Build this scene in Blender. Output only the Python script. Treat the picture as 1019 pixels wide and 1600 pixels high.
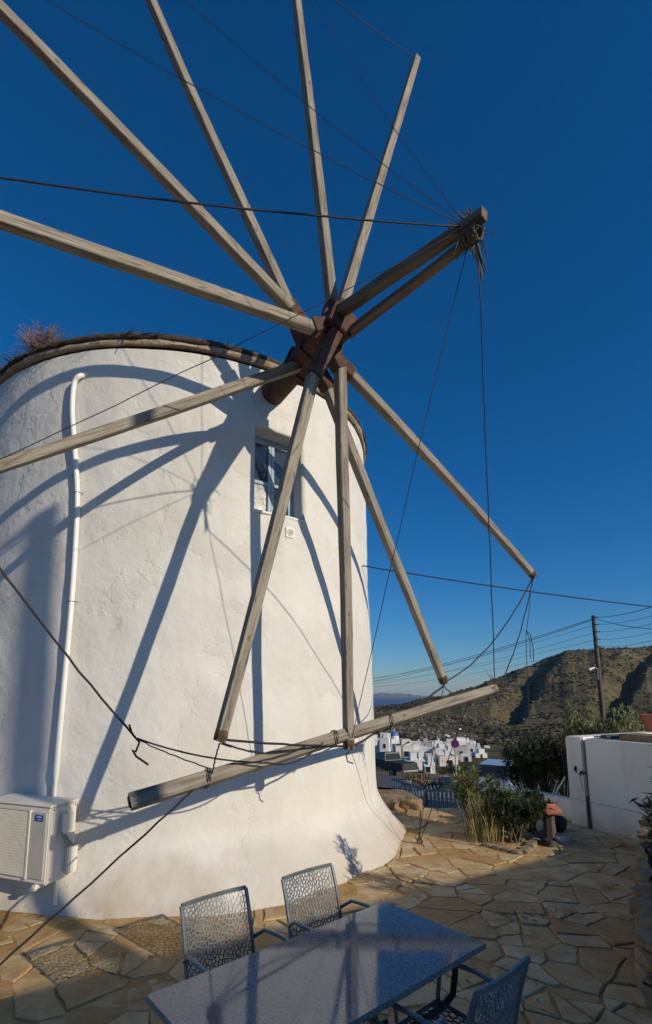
import bpy, bmesh, math, random
from mathutils import Vector, Matrix, noise
R = math.radians
random.seed(7)
sc = bpy.context.scene
for o in list(bpy.data.objects):
    bpy.data.objects.remove(o)
COL = sc.collection

# ------------------------------------------------------------ camera
F_PX, CX, CY, HORIZON, EYE = 780.0, 470.0, 962.0, 1085.0, 2.1
PITCH = math.atan((HORIZON - CY) / F_PX)
cam = bpy.data.cameras.new('camera')
cam.sensor_fit = 'VERTICAL'
cam.sensor_height = 24.0
cam.lens = 24.0 * F_PX / 1600.0
cam.shift_x = (509.5 - CX) / 1600.0
cam.shift_y = (CY - 800.0) / 1600.0
cam.clip_start = 0.05
cam.clip_end = 90000.0
cam_o = bpy.data.objects.new('camera', cam)
COL.objects.link(cam_o)
cam_o.location = (0, 0, EYE)
cam_o.rotation_euler = (R(90) + PITCH, 0, 0)
sc.camera = cam_o

# ------------------------------------------------------------ sky, sun, exposure
SUN_AZ, SUN_EL = R(129.0), R(23.2)          # azimuth clockwise from +Y
SUN = Vector((math.sin(SUN_AZ) * math.cos(SUN_EL), math.cos(SUN_AZ) * math.cos(SUN_EL), math.sin(SUN_EL)))
world = bpy.data.worlds.new('World')
sc.world = world
world.use_nodes = True
nt = world.node_tree
bg = nt.nodes['Background']
sky = nt.nodes.new('ShaderNodeTexSky')
sky.sky_type = 'NISHITA'
sky.sun_disc = False
sky.sun_elevation = SUN_EL
sky.sun_rotation = SUN_AZ
sky.altitude = 3000.0
sky.air_density = 1.5
sky.dust_density = 5.0
sky.ozone_density = 10.0
hsv = nt.nodes.new('ShaderNodeHueSaturation')
hsv.inputs['Saturation'].default_value = 1.15
nt.links.new(sky.outputs[0], hsv.inputs['Color'])
nt.links.new(hsv.outputs[0], bg.inputs[0])
bg.inputs[1].default_value = 0.108
sun = bpy.data.lights.new('sun', 'SUN')
sun.energy = 3.6
sun.angle = R(0.5)
sun.color = (1.0, 0.905, 0.765)
sun_o = bpy.data.objects.new('sun', sun)
COL.objects.link(sun_o)
sun_o.rotation_euler = SUN.to_track_quat('Z', 'Y').to_euler()
sc.view_settings.view_transform = 'Standard'
sc.view_settings.look = 'None'
sc.view_settings.gamma = 1.0
sc.view_settings.use_curve_mapping = False
sc.view_settings.exposure = 0.0
sc.view_settings.use_white_balance = True       # camera set for warm evening light
sc.view_settings.white_balance_temperature = 7150
sc.view_settings.white_balance_tint = 10

# ------------------------------------------------------------ survey helpers (photo measurement + distance -> place in the world)
def ray(u, v):
    x = (u - CX) / F_PX
    y = (CY - v) / F_PX
    c, s = math.cos(PITCH), math.sin(PITCH)
    return Vector((x, c - s * y, s + c * y))
EYEP = Vector((0, 0, EYE))
def at(u, v, Y):
    d = ray(u, v)
    return EYEP + d * (Y / d.y)
def on_z(u, v, z=0.0):
    d = ray(u, v)
    return EYEP + d * ((z - EYE) / d.z)
def sm(a, b, x):
    t = min(1.0, max(0.0, (x - a) / (b - a)))
    return t * t * (3 - 2 * t)
def lerp_tab(tab, x):
    if x <= tab[0][0]: return tab[0][1]
    for (a, va), (b, vb) in zip(tab, tab[1:]):
        if x <= b:
            t = (x - a) / (b - a)
            return va + (vb - va) * t
    return tab[-1][1]

# ------------------------------------------------------------ materials
MATS = {}
class NT:
    def __init__(self, name):
        self.m = bpy.data.materials.new(name); self.m.use_nodes = True
        self.t = self.m.node_tree; self.b = self.t.nodes['Principled BSDF']
        MATS[name] = self.m
    def n(self, typ, **kw):
        x = self.t.nodes.new(typ)
        for k, v in kw.items():
            if k.startswith('i_'): x.inputs[k[2:].replace('_', ' ')].default_value = v
            else: setattr(x, k, v)
        return x
    def l(self, a, b): self.t.links.new(a, b)
    def coord(self, kind='Object', scale=(1, 1, 1)):
        c = self.n('ShaderNodeTexCoord'); mp = self.n('ShaderNodeMapping')
        mp.inputs['Scale'].default_value = scale
        self.l(c.outputs[kind], mp.inputs['Vector']); return mp.outputs[0]
    def world(self, scale=(1, 1, 1)):
        c = self.n('ShaderNodeNewGeometry'); mp = self.n('ShaderNodeMapping')
        mp.inputs['Scale'].default_value = scale
        self.l(c.outputs['Position'], mp.inputs['Vector']); return mp.outputs[0]
    def noise(self, vec, scale, detail=4, rough=0.55):
        x = self.n('ShaderNodeTexNoise'); x.inputs['Scale'].default_value = scale
        x.inputs['Detail'].default_value = detail; x.inputs['Roughness'].default_value = rough
        self.l(vec, x.inputs['Vector']); return x.outputs[0]
    def ramp(self, fac, stops):
        x = self.n('ShaderNodeValToRGB'); e = x.color_ramp.elements
        while len(e) < len(stops): e.new(0.5)
        for i, (p, c) in enumerate(stops):
            e[i].position = p; e[i].color = (c[0], c[1], c[2], 1)
        self.l(fac, x.inputs[0]); return x.outputs[0]
    def mix(self, fac, a, b, mode='MIX'):
        x = self.n('ShaderNodeMix', data_type='RGBA', blend_type=mode)
        for s, v in ((0, fac), (6, a), (7, b)):
            if hasattr(v, 'is_linked') or hasattr(v, 'links'): self.l(v, x.inputs[s])
            elif s == 0: x.inputs[0].default_value = v
            else: x.inputs[s].default_value = (v[0], v[1], v[2], 1)
        return x.outputs[2]
    def math(self, op, a, b=None):
        x = self.n('ShaderNodeMath', operation=op)
        for i, v in enumerate((a, b)):
            if v is None: continue
            if hasattr(v, 'links'): self.l(v, x.inputs[i])
            else: x.inputs[i].default_value = v
        return x.outputs[0]
    def bump(self, h, strength=0.3, dist=0.01, normal=None):
        x = self.n('ShaderNodeBump'); x.inputs['Strength'].default_value = strength
        x.inputs['Distance'].default_value = dist
        self.l(h, x.inputs['Height'])
        if normal is not None: self.l(normal, x.inputs['Normal'])
        self.l(x.outputs[0], self.b.inputs['Normal']); return x.outputs[0]
    def col(self, c):
        if hasattr(c, 'links'): self.l(c, self.b.inputs['Base Color'])
        else: self.b.inputs['Base Color'].default_value = (c[0], c[1], c[2], 1)
    def set(self, rough=0.7, metal=0.0, spec=0.5):
        self.b.inputs['Roughness'].default_value = rough
        self.b.inputs['Metallic'].default_value = metal
        self.b.inputs['Specular IOR Level'].default_value = spec
        return self.m

def simple(name, c, rough=0.6, metal=0.0, var=0.25, scale=8.0, bump=0.15, spec=0.5, dist=0.004):
    m = NT(name); v = m.coord()
    f = m.noise(v, scale, 5)
    lo = tuple(x * (1 - var) for x in c); hi = tuple(min(1, x * (1 + var)) for x in c)
    m.col(m.ramp(f, [(0.3, lo), (0.7, hi)]))
    if bump: m.bump(m.noise(v, scale * 6, 3), bump, dist)
    return m.set(rough, metal, spec)

# white lime plaster of the tower: trowel relief, damp streaks, earth splash near the foot
m = NT('lime_plaster'); w = m.world()
a = m.noise(w, 1.3, 5); b_ = m.noise(m.world((3, 3, 0.5)), 1.6, 4)
base = m.ramp(a, [(0.25, (0.635, 0.62, 0.575)), (0.7, (0.725, 0.715, 0.67))])
base = m.mix(m.math('MULTIPLY', m.ramp(b_, [(0.55, (0, 0, 0)), (0.8, (1, 1, 1))]), 0.32), base, (0.50, 0.47, 0.41))
sep = m.n('ShaderNodeSeparateXYZ'); m.l(m.world(), sep.inputs[0])
zz = m.math('ADD', sep.outputs[2], m.math('MULTIPLY', m.noise(w, 2.5, 5), 0.9))
splash = m.ramp(m.math('MULTIPLY', zz, 1.0), [(0.34, (1, 1, 1)), (0.95, (0, 0, 0))])
base = m.mix(m.math('MULTIPLY', splash, 0.8), base, (0.46, 0.36, 0.24))
spots = m.ramp(m.noise(w, 9, 6, 0.7), [(0.66, (0, 0, 0)), (0.74, (1, 1, 1))])
base = m.mix(m.math('MULTIPLY', spots, 0.25), base, (0.5, 0.48, 0.44))
coat = m.ramp(m.noise(w, 0.85, 6, 0.6), [(0.50, (0, 0, 0)), (0.515, (1, 1, 1))])
base = m.mix(m.math('MULTIPLY', coat, 0.5), base, (0.615, 0.60, 0.555))
dw_ = m.n('ShaderNodeVectorMath', operation='ADD'); m.l(w, dw_.inputs[0])
nn_ = m.n('ShaderNodeTexNoise'); nn_.inputs['Scale'].default_value = 3.0; m.l(w, nn_.inputs['Vector'])
sc2 = m.n('ShaderNodeVectorMath', operation='SCALE'); sc2.inputs['Scale'].default_value = 0.5; m.l(nn_.outputs['Color'], sc2.inputs[0]); m.l(sc2.outputs[0], dw_.inputs[1])
ckv = m.n('ShaderNodeTexVoronoi', feature='DISTANCE_TO_EDGE'); ckv.inputs['Scale'].default_value = 0.75; m.l(dw_.outputs[0], ckv.inputs['Vector'])
ck_ = m.math('MULTIPLY', m.ramp(ckv.outputs['Distance'], [(0.0, (1, 1, 1)), (0.006, (0, 0, 0))]), m.ramp(m.noise(w, 1.7, 3), [(0.48, (0, 0, 0)), (0.6, (1, 1, 1))]))
base = m.mix(m.math('MULTIPLY', ck_, 0.16), base, (0.36, 0.33, 0.29))
m.col(base)
n0_ = m.bump(coat, 0.5, 0.006)
n1 = m.bump(m.noise(w, 2.2, 4), 0.5, 0.06, n0_)
n2 = m.bump(m.noise(w, 9, 5, 0.6), 0.45, 0.014, n1)
m.bump(m.noise(w, 60, 3), 0.35, 0.002, n2); m.set(0.85, 0, 0.25)

# smoother whitewash
m = NT('whitewash'); w = m.world()
base = m.ramp(m.noise(w, 1.1, 5), [(0.3, (0.75, 0.735, 0.68)), (0.7, (0.85, 0.835, 0.78))])
st = m.ramp(m.noise(m.world((4, 4, 0.35)), 1.2, 4), [(0.55, (0, 0, 0)), (0.75, (1, 1, 1))])
base = m.mix(m.math('MULTIPLY', st, 0.3), base, (0.48, 0.46, 0.42))
sep = m.n('ShaderNodeSeparateXYZ'); m.l(m.world(), sep.inputs[0])
ft_ = m.ramp(m.math('ADD', sep.outputs[2], m.math('MULTIPLY', m.noise(w, 3, 6), 0.7)), [(0.30, (1, 1, 1)), (0.62, (0, 0, 0))])
base = m.mix(m.math('MULTIPLY', ft_, 0.55), base, (0.36, 0.29, 0.2)); m.col(base)
m.bump(m.noise(w, 14, 5), 0.4, 0.01); m.set(0.85, 0, 0.25)
simple('town_white', (0.74, 0.73, 0.70), 0.85, var=0.06, scale=0.4, bump=0)
simple('town_cream', (0.66, 0.62, 0.54), 0.85, var=0.08, scale=0.4, bump=0)
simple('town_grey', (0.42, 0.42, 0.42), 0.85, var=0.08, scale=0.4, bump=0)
simple('dome_blue', (0.06, 0.20, 0.46), 0.5, var=0.1, bump=0)
simple('dark_glass', (0.02, 0.025, 0.03), 0.1, var=0.1, bump=0)

# weathered spar wood: grain along local X, cracks, knots
def wood(name, lo, hi, dark, gs=(0.7, 9, 9)):
    m = NT(name); v = m.coord('Object', gs)
    inf = m.n('ShaderNodeObjectInfo')
    g = m.noise(v, 3.0, 8, 0.65)
    c = m.ramp(g, [(0.25, dark), (0.45, lo), (0.72, hi)])
    c = m.mix(m.math('MULTIPLY', inf.outputs['Random'], 0.35), c, tuple(x * 0.62 for x in lo))
    patch = m.ramp(m.noise(m.coord('Object', (1.1, 1.5, 1.5)), 1.3, 4), [(0.45, (0, 0, 0)), (0.75, (1, 1, 1))])
    c = m.mix(m.math('MULTIPLY', patch, 0.45), c, tuple(x * 1.15 for x in hi))
    crack = m.n('ShaderNodeTexVoronoi', feature='DISTANCE_TO_EDGE'); crack.inputs['Scale'].default_value = 1.6
    m.l(m.coord('Object', (0.55, 14, 14)), crack.inputs['Vector'])
    ck = m.ramp(crack.outputs['Distance'], [(0.0, (1, 1, 1)), (0.035, (0, 0, 0))])
    c = m.mix(m.math('MULTIPLY', ck, 0.7), c, dark)
    m.col(c)
    h = m.math('SUBTRACT', g, m.math('MULTIPLY', ck, 0.5))
    m.bump(h, 0.6, 0.008); return m.set(0.82, 0, 0.25)
wood('weathered_wood', (0.26, 0.225, 0.175), (0.43, 0.385, 0.31), (0.07, 0.055, 0.04))
wood('axle_wood', (0.10, 0.06, 0.042), (0.17, 0.105, 0.07), (0.03, 0.018, 0.012))
wood('bowsprit_wood', (0.17, 0.125, 0.085), (0.29, 0.225, 0.155), (0.05, 0.035, 0.022))
wood('post_wood', (0.10, 0.08, 0.065), (0.17, 0.14, 0.11), (0.03, 0.025, 0.02), (9, 9, 0.5))
wood('plank_wood', (0.28, 0.19, 0.10), (0.42, 0.30, 0.17), (0.10, 0.06, 0.03))
simple('rusty_iron', (0.085, 0.04, 0.028), 0.8, 0.2, 0.5, 14, 0.5)
simple('tip_rust', (0.10, 0.055, 0.03), 0.9, 0.0, 0.6, 30, 0.6)
simple('steel_cable', (0.022, 0.018, 0.02), 0.7, 0.1, 0.3, 30, 0.2)
simple('rope_fibre', (0.12, 0.095, 0.07), 0.9, 0, 0.4, 50, 0.4)
simple('wire_black', (0.02, 0.02, 0.022), 0.6, 0, 0.1, 10, 0)
simple('thatch', (0.055, 0.042, 0.03), 0.9, 0, 0.5, 12, 0)
simple('dry_twig', (0.22, 0.14, 0.11), 0.9, 0, 0.4, 9, 0)
m = NT('rim_mortar'); w = m.world()
m.col(m.ramp(m.noise(w, 7, 7, 0.7), [(0.25, (0.16, 0.12, 0.08)), (0.45, (0.36, 0.29, 0.21)), (0.75, (0.54, 0.47, 0.37))]))
m.bump(m.noise(w, 11, 6, 0.7), 0.9, 0.04); m.set(0.9, 0, 0.2)
simple('pipe_white', (0.80, 0.79, 0.76), 0.45, 0, 0.06, 4, 0.05)
simple('frame_blue', (0.30, 0.42, 0.49), 0.6, 0, 0.2, 10, 0.2)
m = NT('window_glass'); m.col((0.03, 0.045, 0.06)); m.set(0.04, 0, 0.8); m.bump(m.noise(m.world(), 9, 2), 0.25, 0.02)
simple('crumpled_foil', (0.62, 0.62, 0.60), 0.4, 0.2, 0.4, 14, 0.8, dist=0.02)
simple('ac_cream', (0.72, 0.69, 0.60), 0.45, 0, 0.08, 3, 0.05)
simple('ac_grey', (0.50, 0.48, 0.43), 0.5, 0, 0.08, 3, 0.05)
simple('ac_dark', (0.10, 0.085, 0.07), 0.7, 0, 0.3, 8, 0)
simple('badge_blue', (0.02, 0.09, 0.36), 0.4, 0, 0.05, 3, 0)
simple('badge_white', (0.8, 0.82, 0.85), 0.4, 0, 0.02, 3, 0)
simple('grey_conduit', (0.30, 0.30, 0.29), 0.6, 0, 0.1, 8, 0)
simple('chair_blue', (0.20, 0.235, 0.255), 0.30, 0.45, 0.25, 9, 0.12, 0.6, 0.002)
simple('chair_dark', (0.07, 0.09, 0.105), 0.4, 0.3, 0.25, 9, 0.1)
simple('table_iron', (0.022, 0.024, 0.03), 0.45, 0.4, 0.3, 12, 0.2)
m = NT('granite'); v = m.coord()
vo = m.n('ShaderNodeTexVoronoi'); vo.inputs['Scale'].default_value = 190; m.l(v, vo.inputs['Vector'])
sp = m.ramp(m.math('MULTIPLY', vo.outputs['Color'], 1.0), [(0.18, (0.02, 0.021, 0.022)), (0.32, (0.185, 0.185, 0.18)), (0.7, (0.29, 0.29, 0.28)), (0.92, (0.48, 0.475, 0.46))])
c = m.mix(0.45, sp, m.ramp(m.noise(v, 95, 3), [(0.35, (0.085, 0.088, 0.09)), (0.65, (0.34, 0.34, 0.33))]))
m.col(c); m.set(0.05, 0, 0.8)
m.l(m.ramp(m.noise(v, 5, 7, 0.7), [(0.35, (0.04,) * 3), (0.75, (0.10,) * 3)]), m.b.inputs['Roughness'])
# paving
m = NT('flagstone'); w = m.world(); inf = m.n('ShaderNodeObjectInfo')
c = m.ramp(inf.outputs['Random'], [(0.0, (0.40, 0.225, 0.085)), (0.22, (0.53, 0.36, 0.16)), (0.45, (0.54, 0.41, 0.225)), (0.62, (0.44, 0.27, 0.105)), (0.8, (0.56, 0.42, 0.22)), (1.0, (0.54, 0.44, 0.28))])
nz = m.noise(w, 3.2, 7, 0.65)
c = m.mix(m.math('MULTIPLY', m.ramp(nz, [(0.35, (1, 1, 1)), (0.6, (0, 0, 0))]), 0.75), c, (0.33, 0.175, 0.055))
c = m.mix(m.math('MULTIPLY', m.ramp(m.noise(w, 21, 5, 0.7), [(0.5, (0, 0, 0)), (0.75, (1, 1, 1))]), 0.4), c, (0.58, 0.47, 0.32))
m.col(c)
n1 = m.bump(m.noise(w, 6, 6, 0.65), 0.7, 0.03)
m.bump(m.noise(w, 45, 5, 0.7), 0.5, 0.006, n1); m.set(0.72, 0, 0.35)
m = NT('joint_mortar'); w = m.world()
c = m.ramp(m.noise(w, 4, 7, 0.7), [(0.3, (0.27, 0.15, 0.05)), (0.5, (0.41, 0.255, 0.10)), (0.7, (0.52, 0.36, 0.175))])
m.col(c); n1 = m.bump(m.noise(w, 9, 6, 0.7), 0.8, 0.03); m.bump(m.noise(w, 60, 4, 0.7), 0.6, 0.006, n1); m.set(0.9, 0, 0.2)
simple('kerb_stone', (0.24, 0.19, 0.13), 0.85, 0, 0.3, 5, 0.5, 0.3, 0.01)
simple('field_stone', (0.24, 0.17, 0.105), 0.85, 0, 0.45, 5, 0.8, 0.3, 0.02)
simple('pale_stone', (0.52, 0.48, 0.42), 0.85, 0, 0.25, 5, 0.6, 0.3, 0.02)
simple('dark_stone', (0.055, 0.05, 0.045), 0.85, 0, 0.35, 6, 0.6, 0.3, 0.02)
simple('terracotta', (0.36, 0.125, 0.06), 0.8, 0, 0.3, 9, 0.3)
simple('pot_dark', (0.03, 0.028, 0.03), 0.5, 0, 0.3, 9, 0.2)
m = NT('concrete'); w = m.world()
m.col(m.ramp(m.noise(w, 1.7, 7, 0.65), [(0.3, (0.20, 0.18, 0.15)), (0.7, (0.33, 0.30, 0.255))]))
m.bump(m.noise(w, 25, 5), 0.5, 0.01); m.set(0.9, 0, 0.2)
m = NT('asphalt'); w = m.world()
m.col(m.ramp(m.noise(w, 0.8, 7, 0.7), [(0.3, (0.085, 0.082, 0.078)), (0.7, (0.15, 0.145, 0.135))]))
m.bump(m.noise(w, 30, 4), 0.4, 0.01); m.set(0.9, 0, 0.2)
# terrain: dry olive scrub, bare earth, rock
m = NT('dry_hillside'); w = m.world()
n0 = m.noise(w, 0.006, 9, 0.62); n1_ = m.noise(w, 0.035, 8, 0.68); n2_ = m.noise(m.world((1, 1, 3)), 0.12, 6, 0.7)
c = m.ramp(n0, [(0.36, (0.095, 0.088, 0.042)), (0.5, (0.145, 0.118, 0.057)), (0.64, (0.185, 0.148, 0.076))])
c = m.mix(m.math('MULTIPLY', m.ramp(n1_, [(0.46, (0, 0, 0)), (0.6, (1, 1, 1))]), 0.6), c, (0.055, 0.052, 0.026))
c = m.mix(m.math('MULTIPLY', m.ramp(n2_, [(0.58, (0, 0, 0)), (0.68, (1, 1, 1))]), 0.6), c, (0.30, 0.25, 0.19))
vo = m.n('ShaderNodeTexVoronoi'); vo.inputs['Scale'].default_value = 0.11; m.l(w, vo.inputs['Vector'])
sc_ = m.ramp(vo.outputs['Distance'], [(0.12, (1, 1, 1)), (0.34, (0, 0, 0))])
c = m.mix(m.math('MULTIPLY', sc_, 0.75), c, (0.022, 0.028, 0.013))
m.col(c); m.bump(m.noise(w, 0.09, 8, 0.7), 1.0, 4.0); m.set(0.95, 0, 0.1)
m = NT('near_earth'); w = m.world()
c = m.ramp(m.noise(w, 0.9, 8, 0.7), [(0.3, (0.09, 0.065, 0.03)), (0.5, (0.20, 0.145, 0.075)), (0.7, (0.30, 0.23, 0.13))])
m.col(c); m.bump(m.noise(w, 5, 7, 0.7), 0.9, 0.08); m.set(0.95, 0, 0.15)
simple('sea_water', (0.018, 0.06, 0.13), 0.45, 0, 0.15, 0.0008, 0)
simple('far_island', (0.10, 0.11, 0.10), 0.95, 0, 0.2, 0.0006, 0, 0.1)
# foliage
def leafm(name, lo, hi, rough=0.5):
    m = NT(name); v = m.world()
    ge = m.n('ShaderNodeNewGeometry')
    c = m.ramp(ge.outputs['Random Per Island'], [(0.0, lo), (1.0, hi)])
    m.col(c); m.set(rough, 0, 0.4)
    m.b.inputs['Transmission Weight'].default_value = 0.0
    tr = m.n('ShaderNodeBsdfTranslucent'); m.l(c, tr.inputs[0])
    mx = m.n('ShaderNodeMixShader'); mx.inputs[0].default_value = 0.22
    out = m.t.nodes['Material Output']
    m.l(m.b.outputs[0], mx.inputs[1]); m.l(tr.outputs[0], mx.inputs[2]); m.l(mx.outputs[0], out.inputs[0])
    return m.m
leafm('leaf_green', (0.03, 0.06, 0.016), (0.10, 0.15, 0.035))
leafm('leaf_dark', (0.018, 0.03, 0.014), (0.05, 0.07, 0.025))
leafm('leaf_bright', (0.07, 0.11, 0.02), (0.20, 0.23, 0.07))
leafm('leaf_pale', (0.22, 0.25, 0.09), (0.55, 0.54, 0.28))
leafm('leaf_purple', (0.07, 0.02, 0.03), (0.17, 0.06, 0.07))
leafm('leaf_dry', (0.30, 0.23, 0.09), (0.58, 0.48, 0.25))
leafm('flower_pink', (0.42, 0.16, 0.22), (0.55, 0.28, 0.32))
leafm('leaf_brown', (0.10, 0.055, 0.03), (0.20, 0.12, 0.07))
simple('stem_brown', (0.11, 0.085, 0.05), 0.9, 0, 0.3, 9, 0.3)
# vehicles
simple('truck_paint', (0.022, 0.028, 0.028), 0.5, 0.0, 0.1, 2, 0)
simple('car_paint', (0.42, 0.52, 0.60), 0.25, 0.3, 0.05, 2, 0)
simple('tyre', (0.02, 0.02, 0.02), 0.85, 0, 0.2, 8, 0)
simple('chrome', (0.55, 0.55, 0.54), 0.25, 0.9, 0.05, 3, 0)
simple('lamp_red', (0.16, 0.015, 0.012), 0.3, 0, 0.05, 3, 0)
simple('sign_blue', (0.035, 0.05, 0.30), 0.45, 0, 0.05, 3, 0)
simple('sign_red', (0.42, 0.02, 0.03), 0.45, 0, 0.05, 3, 0)
simple('galvanised', (0.42, 0.43, 0.43), 0.5, 0.5, 0.1, 6, 0)
simple('picket_blue', (0.07, 0.14, 0.22), 0.6, 0, 0.15, 6, 0.1)
simple('red_paint', (0.36, 0.07, 0.04), 0.7, 0, 0.2, 6, 0)
simple('door_blue', (0.05, 0.12, 0.26), 0.6, 0, 0.1, 5, 0)
simple('clothes_dark', (0.03, 0.03, 0.04), 0.9, 0, 0.2, 5, 0)

# ------------------------------------------------------------ mesh builder
ORG = {}
def rootof(o):
    while o.parent: o = o.parent
    return o
def tag(o, label=None, cat=None, group=None, kind=None):
    if label: o['label'] = label
    if cat: o['category'] = cat
    if group: o['group'] = group
    if kind: o['kind'] = kind
    return o
def thing(name, label, cat, loc=(0, 0, 0), group=None, local=False, rz=0.0):
    o = bpy.data.objects.new(name, None); COL.objects.link(o)
    o.empty_display_size = 0.2
    o.location = loc; o.rotation_euler = (0, 0, rz)
    ORG[o] = Vector((0, 0, 0)) if local else Vector(loc)
    return tag(o, label, cat, group)
class MB:
    def __init__(s): s.v = []; s.f = []
    def add(s, vs, fs):
        k = len(s.v); s.v += [tuple(x) for x in vs]; s.f += [tuple(i + k for i in q) for q in fs]
    def box(s, c, size, rz=0.0, M=None):
        hx, hy, hz = size[0] / 2, size[1] / 2, size[2] / 2
        q = [Vector((x, y, z)) for z in (-hz, hz) for x, y in ((-hx, -hy), (hx, -hy), (hx, hy), (-hx, hy))]
        rot = M if M is not None else Matrix.Rotation(rz, 3, 'Z')
        s.add([Vector(c) + rot @ p for p in q], [(3, 2, 1, 0), (4, 5, 6, 7), (0, 1, 5, 4), (1, 2, 6, 5), (2, 3, 7, 6), (3, 0, 4, 7)])
        return s
    def beam(s, a, b, w, h, w2=None, h2=None, up=(0, 0, 1)):
        a, b = Vector(a), Vector(b); d = (b - a).normalized(); up = Vector(up)
        x = d.cross(up)
        if x.length < 1e-4: x = d.cross(Vector((1, 0, 0)))
        x.normalize(); y = x.cross(d)
        w2 = w if w2 is None else w2; h2 = h if h2 is None else h2
        vs = []
        for p, ww, hh in ((a, w, h), (b, w2, h2)):
            for i, j in ((-1, -1), (1, -1), (1, 1), (-1, 1)): vs.append(p + x * (i * ww / 2) + y * (j * hh / 2))
        s.add(vs, [(3, 2, 1, 0), (4, 5, 6, 7), (0, 1, 5, 4), (1, 2, 6, 5), (2, 3, 7, 6), (3, 0, 4, 7)]); return s
    def tube(s, pts, r, n=6, cap=True):
        pts = [Vector(p) for p in pts]; k = len(pts)
        rs = r if isinstance(r, (list, tuple)) else [r] * k
        vs = []; fs = []; x = None
        for i, p in enumerate(pts):
            d = (pts[min(i + 1, k - 1)] - pts[max(i - 1, 0)]).normalized()
            if x is None:
                x = d.cross(Vector((0, 0, 1)))
                if x.length < 1e-3: x = d.cross(Vector((1, 0, 0)))
            x = (x - d * x.dot(d)).normalized(); y = d.cross(x)
            for j in range(n):
                t = 2 * math.pi * j / n
                vs.append(p + (x * math.cos(t) + y * math.sin(t)) * rs[i])
        for i in range(k - 1):
            for j in range(n):
                a, b = i * n + j, i * n + (j + 1) % n
                fs.append((a, b, b + n, a + n))
        if cap: fs += [tuple(range(n - 1, -1, -1)), tuple(range((k - 1) * n, k * n))]
        s.add(vs, fs); return s
    def lathe(s, prof, n=20, c=(0, 0, 0)):
        c = Vector(c); vs = []; fs = []
        for r, z in prof:
            for j in range(n):
                t = 2 * math.pi * j / n; vs.append(c + Vector((r * math.cos(t), r * math.sin(t), z)))
        for i in range(len(prof) - 1):
            for j in range(n):
                a, b = i * n + j, i * n + (j + 1) % n; fs.append((a, b, b + n, a + n))
        if prof[0][0] > 1e-4: fs.append(tuple(range(n - 1, -1, -1)))
        if prof[-1][0] > 1e-4: fs.append(tuple(range((len(prof) - 1) * n, len(prof) * n)))
        s.add(vs, fs); return s
    def prism(s, poly, z0, z1, f=None):
        """poly: list of 2-D points extruded; f maps (x,y,z) to world"""
        n = len(poly); f = f or (lambda x, y, z: Vector((x, y, z)))
        vs = [f(x, y, z0) for x, y in poly] + [f(x, y, z1) for x, y in poly]
        s.add(vs, [tuple(range(n - 1, -1, -1)), tuple(range(n, 2 * n))] + [(i, (i + 1) % n, (i + 1) % n + n, i + n) for i in range(n)]); return s
    def build(s, name, mat, parent=None, smooth=False, bevel=0.0):
        off = ORG[rootof(parent)] if parent else Vector((0, 0, 0))
        me = bpy.data.meshes.new(name)
        me.from_pydata([(x - off.x, y - off.y, z - off.z) for x, y, z in s.v], [], s.f)
        me.validate()
        bm = bmesh.new(); bm.from_mesh(me)
        if bevel: bmesh.ops.bevel(bm, geom=[e for e in bm.edges if len(e.link_faces) == 2 and e.calc_face_angle(0) > 0.6], offset=bevel, segments=2, affect='EDGES')
        bmesh.ops.recalc_face_normals(bm, faces=bm.faces); bm.to_mesh(me); bm.free()
        if smooth:
            me.polygons.foreach_set('use_smooth', [True] * len(me.polygons))
            if smooth == 'auto': me.set_sharp_from_angle(angle=R(40))
        me.materials.append(MATS[mat])
        o = bpy.data.objects.new(name, me); COL.objects.link(o)
        if parent: o.parent = parent
        else: ORG[o] = Vector((0, 0, 0))
        return o
def copy_tree(o, parent=None):
    c = o.copy(); COL.objects.link(c); c.parent = parent
    if o in ORG: ORG[c] = ORG[o]
    for ch in [x for x in bpy.data.objects if x.parent == o]: copy_tree(ch, c)
    return c
def sag(a, b, s, n=14, wob=0.0):
    a, b = Vector(a), Vector(b)
    return [a.lerp(b, i / n) - Vector((0, 0, s * 4 * (i / n) * (1 - i / n))) + Vector((random.uniform(-wob, wob), random.uniform(-wob, wob), random.uniform(-wob, wob))) * (0 if i in (0, n) else 1) for i in range(n + 1)]
def clip(poly, px, py, nx, ny):
    out = []
    for (ax, ay), (bx, by) in zip(poly, poly[1:] + poly[:1]):
        da = (ax - px) * nx + (ay - py) * ny; db = (bx - px) * nx + (by - py) * ny
        if da <= 0: out.append((ax, ay))
        if (da < 0) != (db < 0) and da != db:
            t = da / (da - db); out.append((ax + (bx - ax) * t, ay + (by - ay) * t))
    return out
def voronoi(pts, bound, k=26):
    cells = []
    for i, (x, y) in enumerate(pts):
        poly = list(bound)
        near = sorted((((a - x) ** 2 + (b - y) ** 2, a, b) for j, (a, b) in enumerate(pts) if j != i))[:k]
        for d, a, b in near:
            poly = clip(poly, (x + a) / 2, (y + b) / 2, a - x, b - y)
            if len(poly) < 3: break
        if len(poly) >= 3: cells.append(((x, y), poly))
    return cells
def area(p): return abs(sum(a[0] * b[1] - b[0] * a[1] for a, b in zip(p, p[1:] + p[:1]))) / 2
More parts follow.
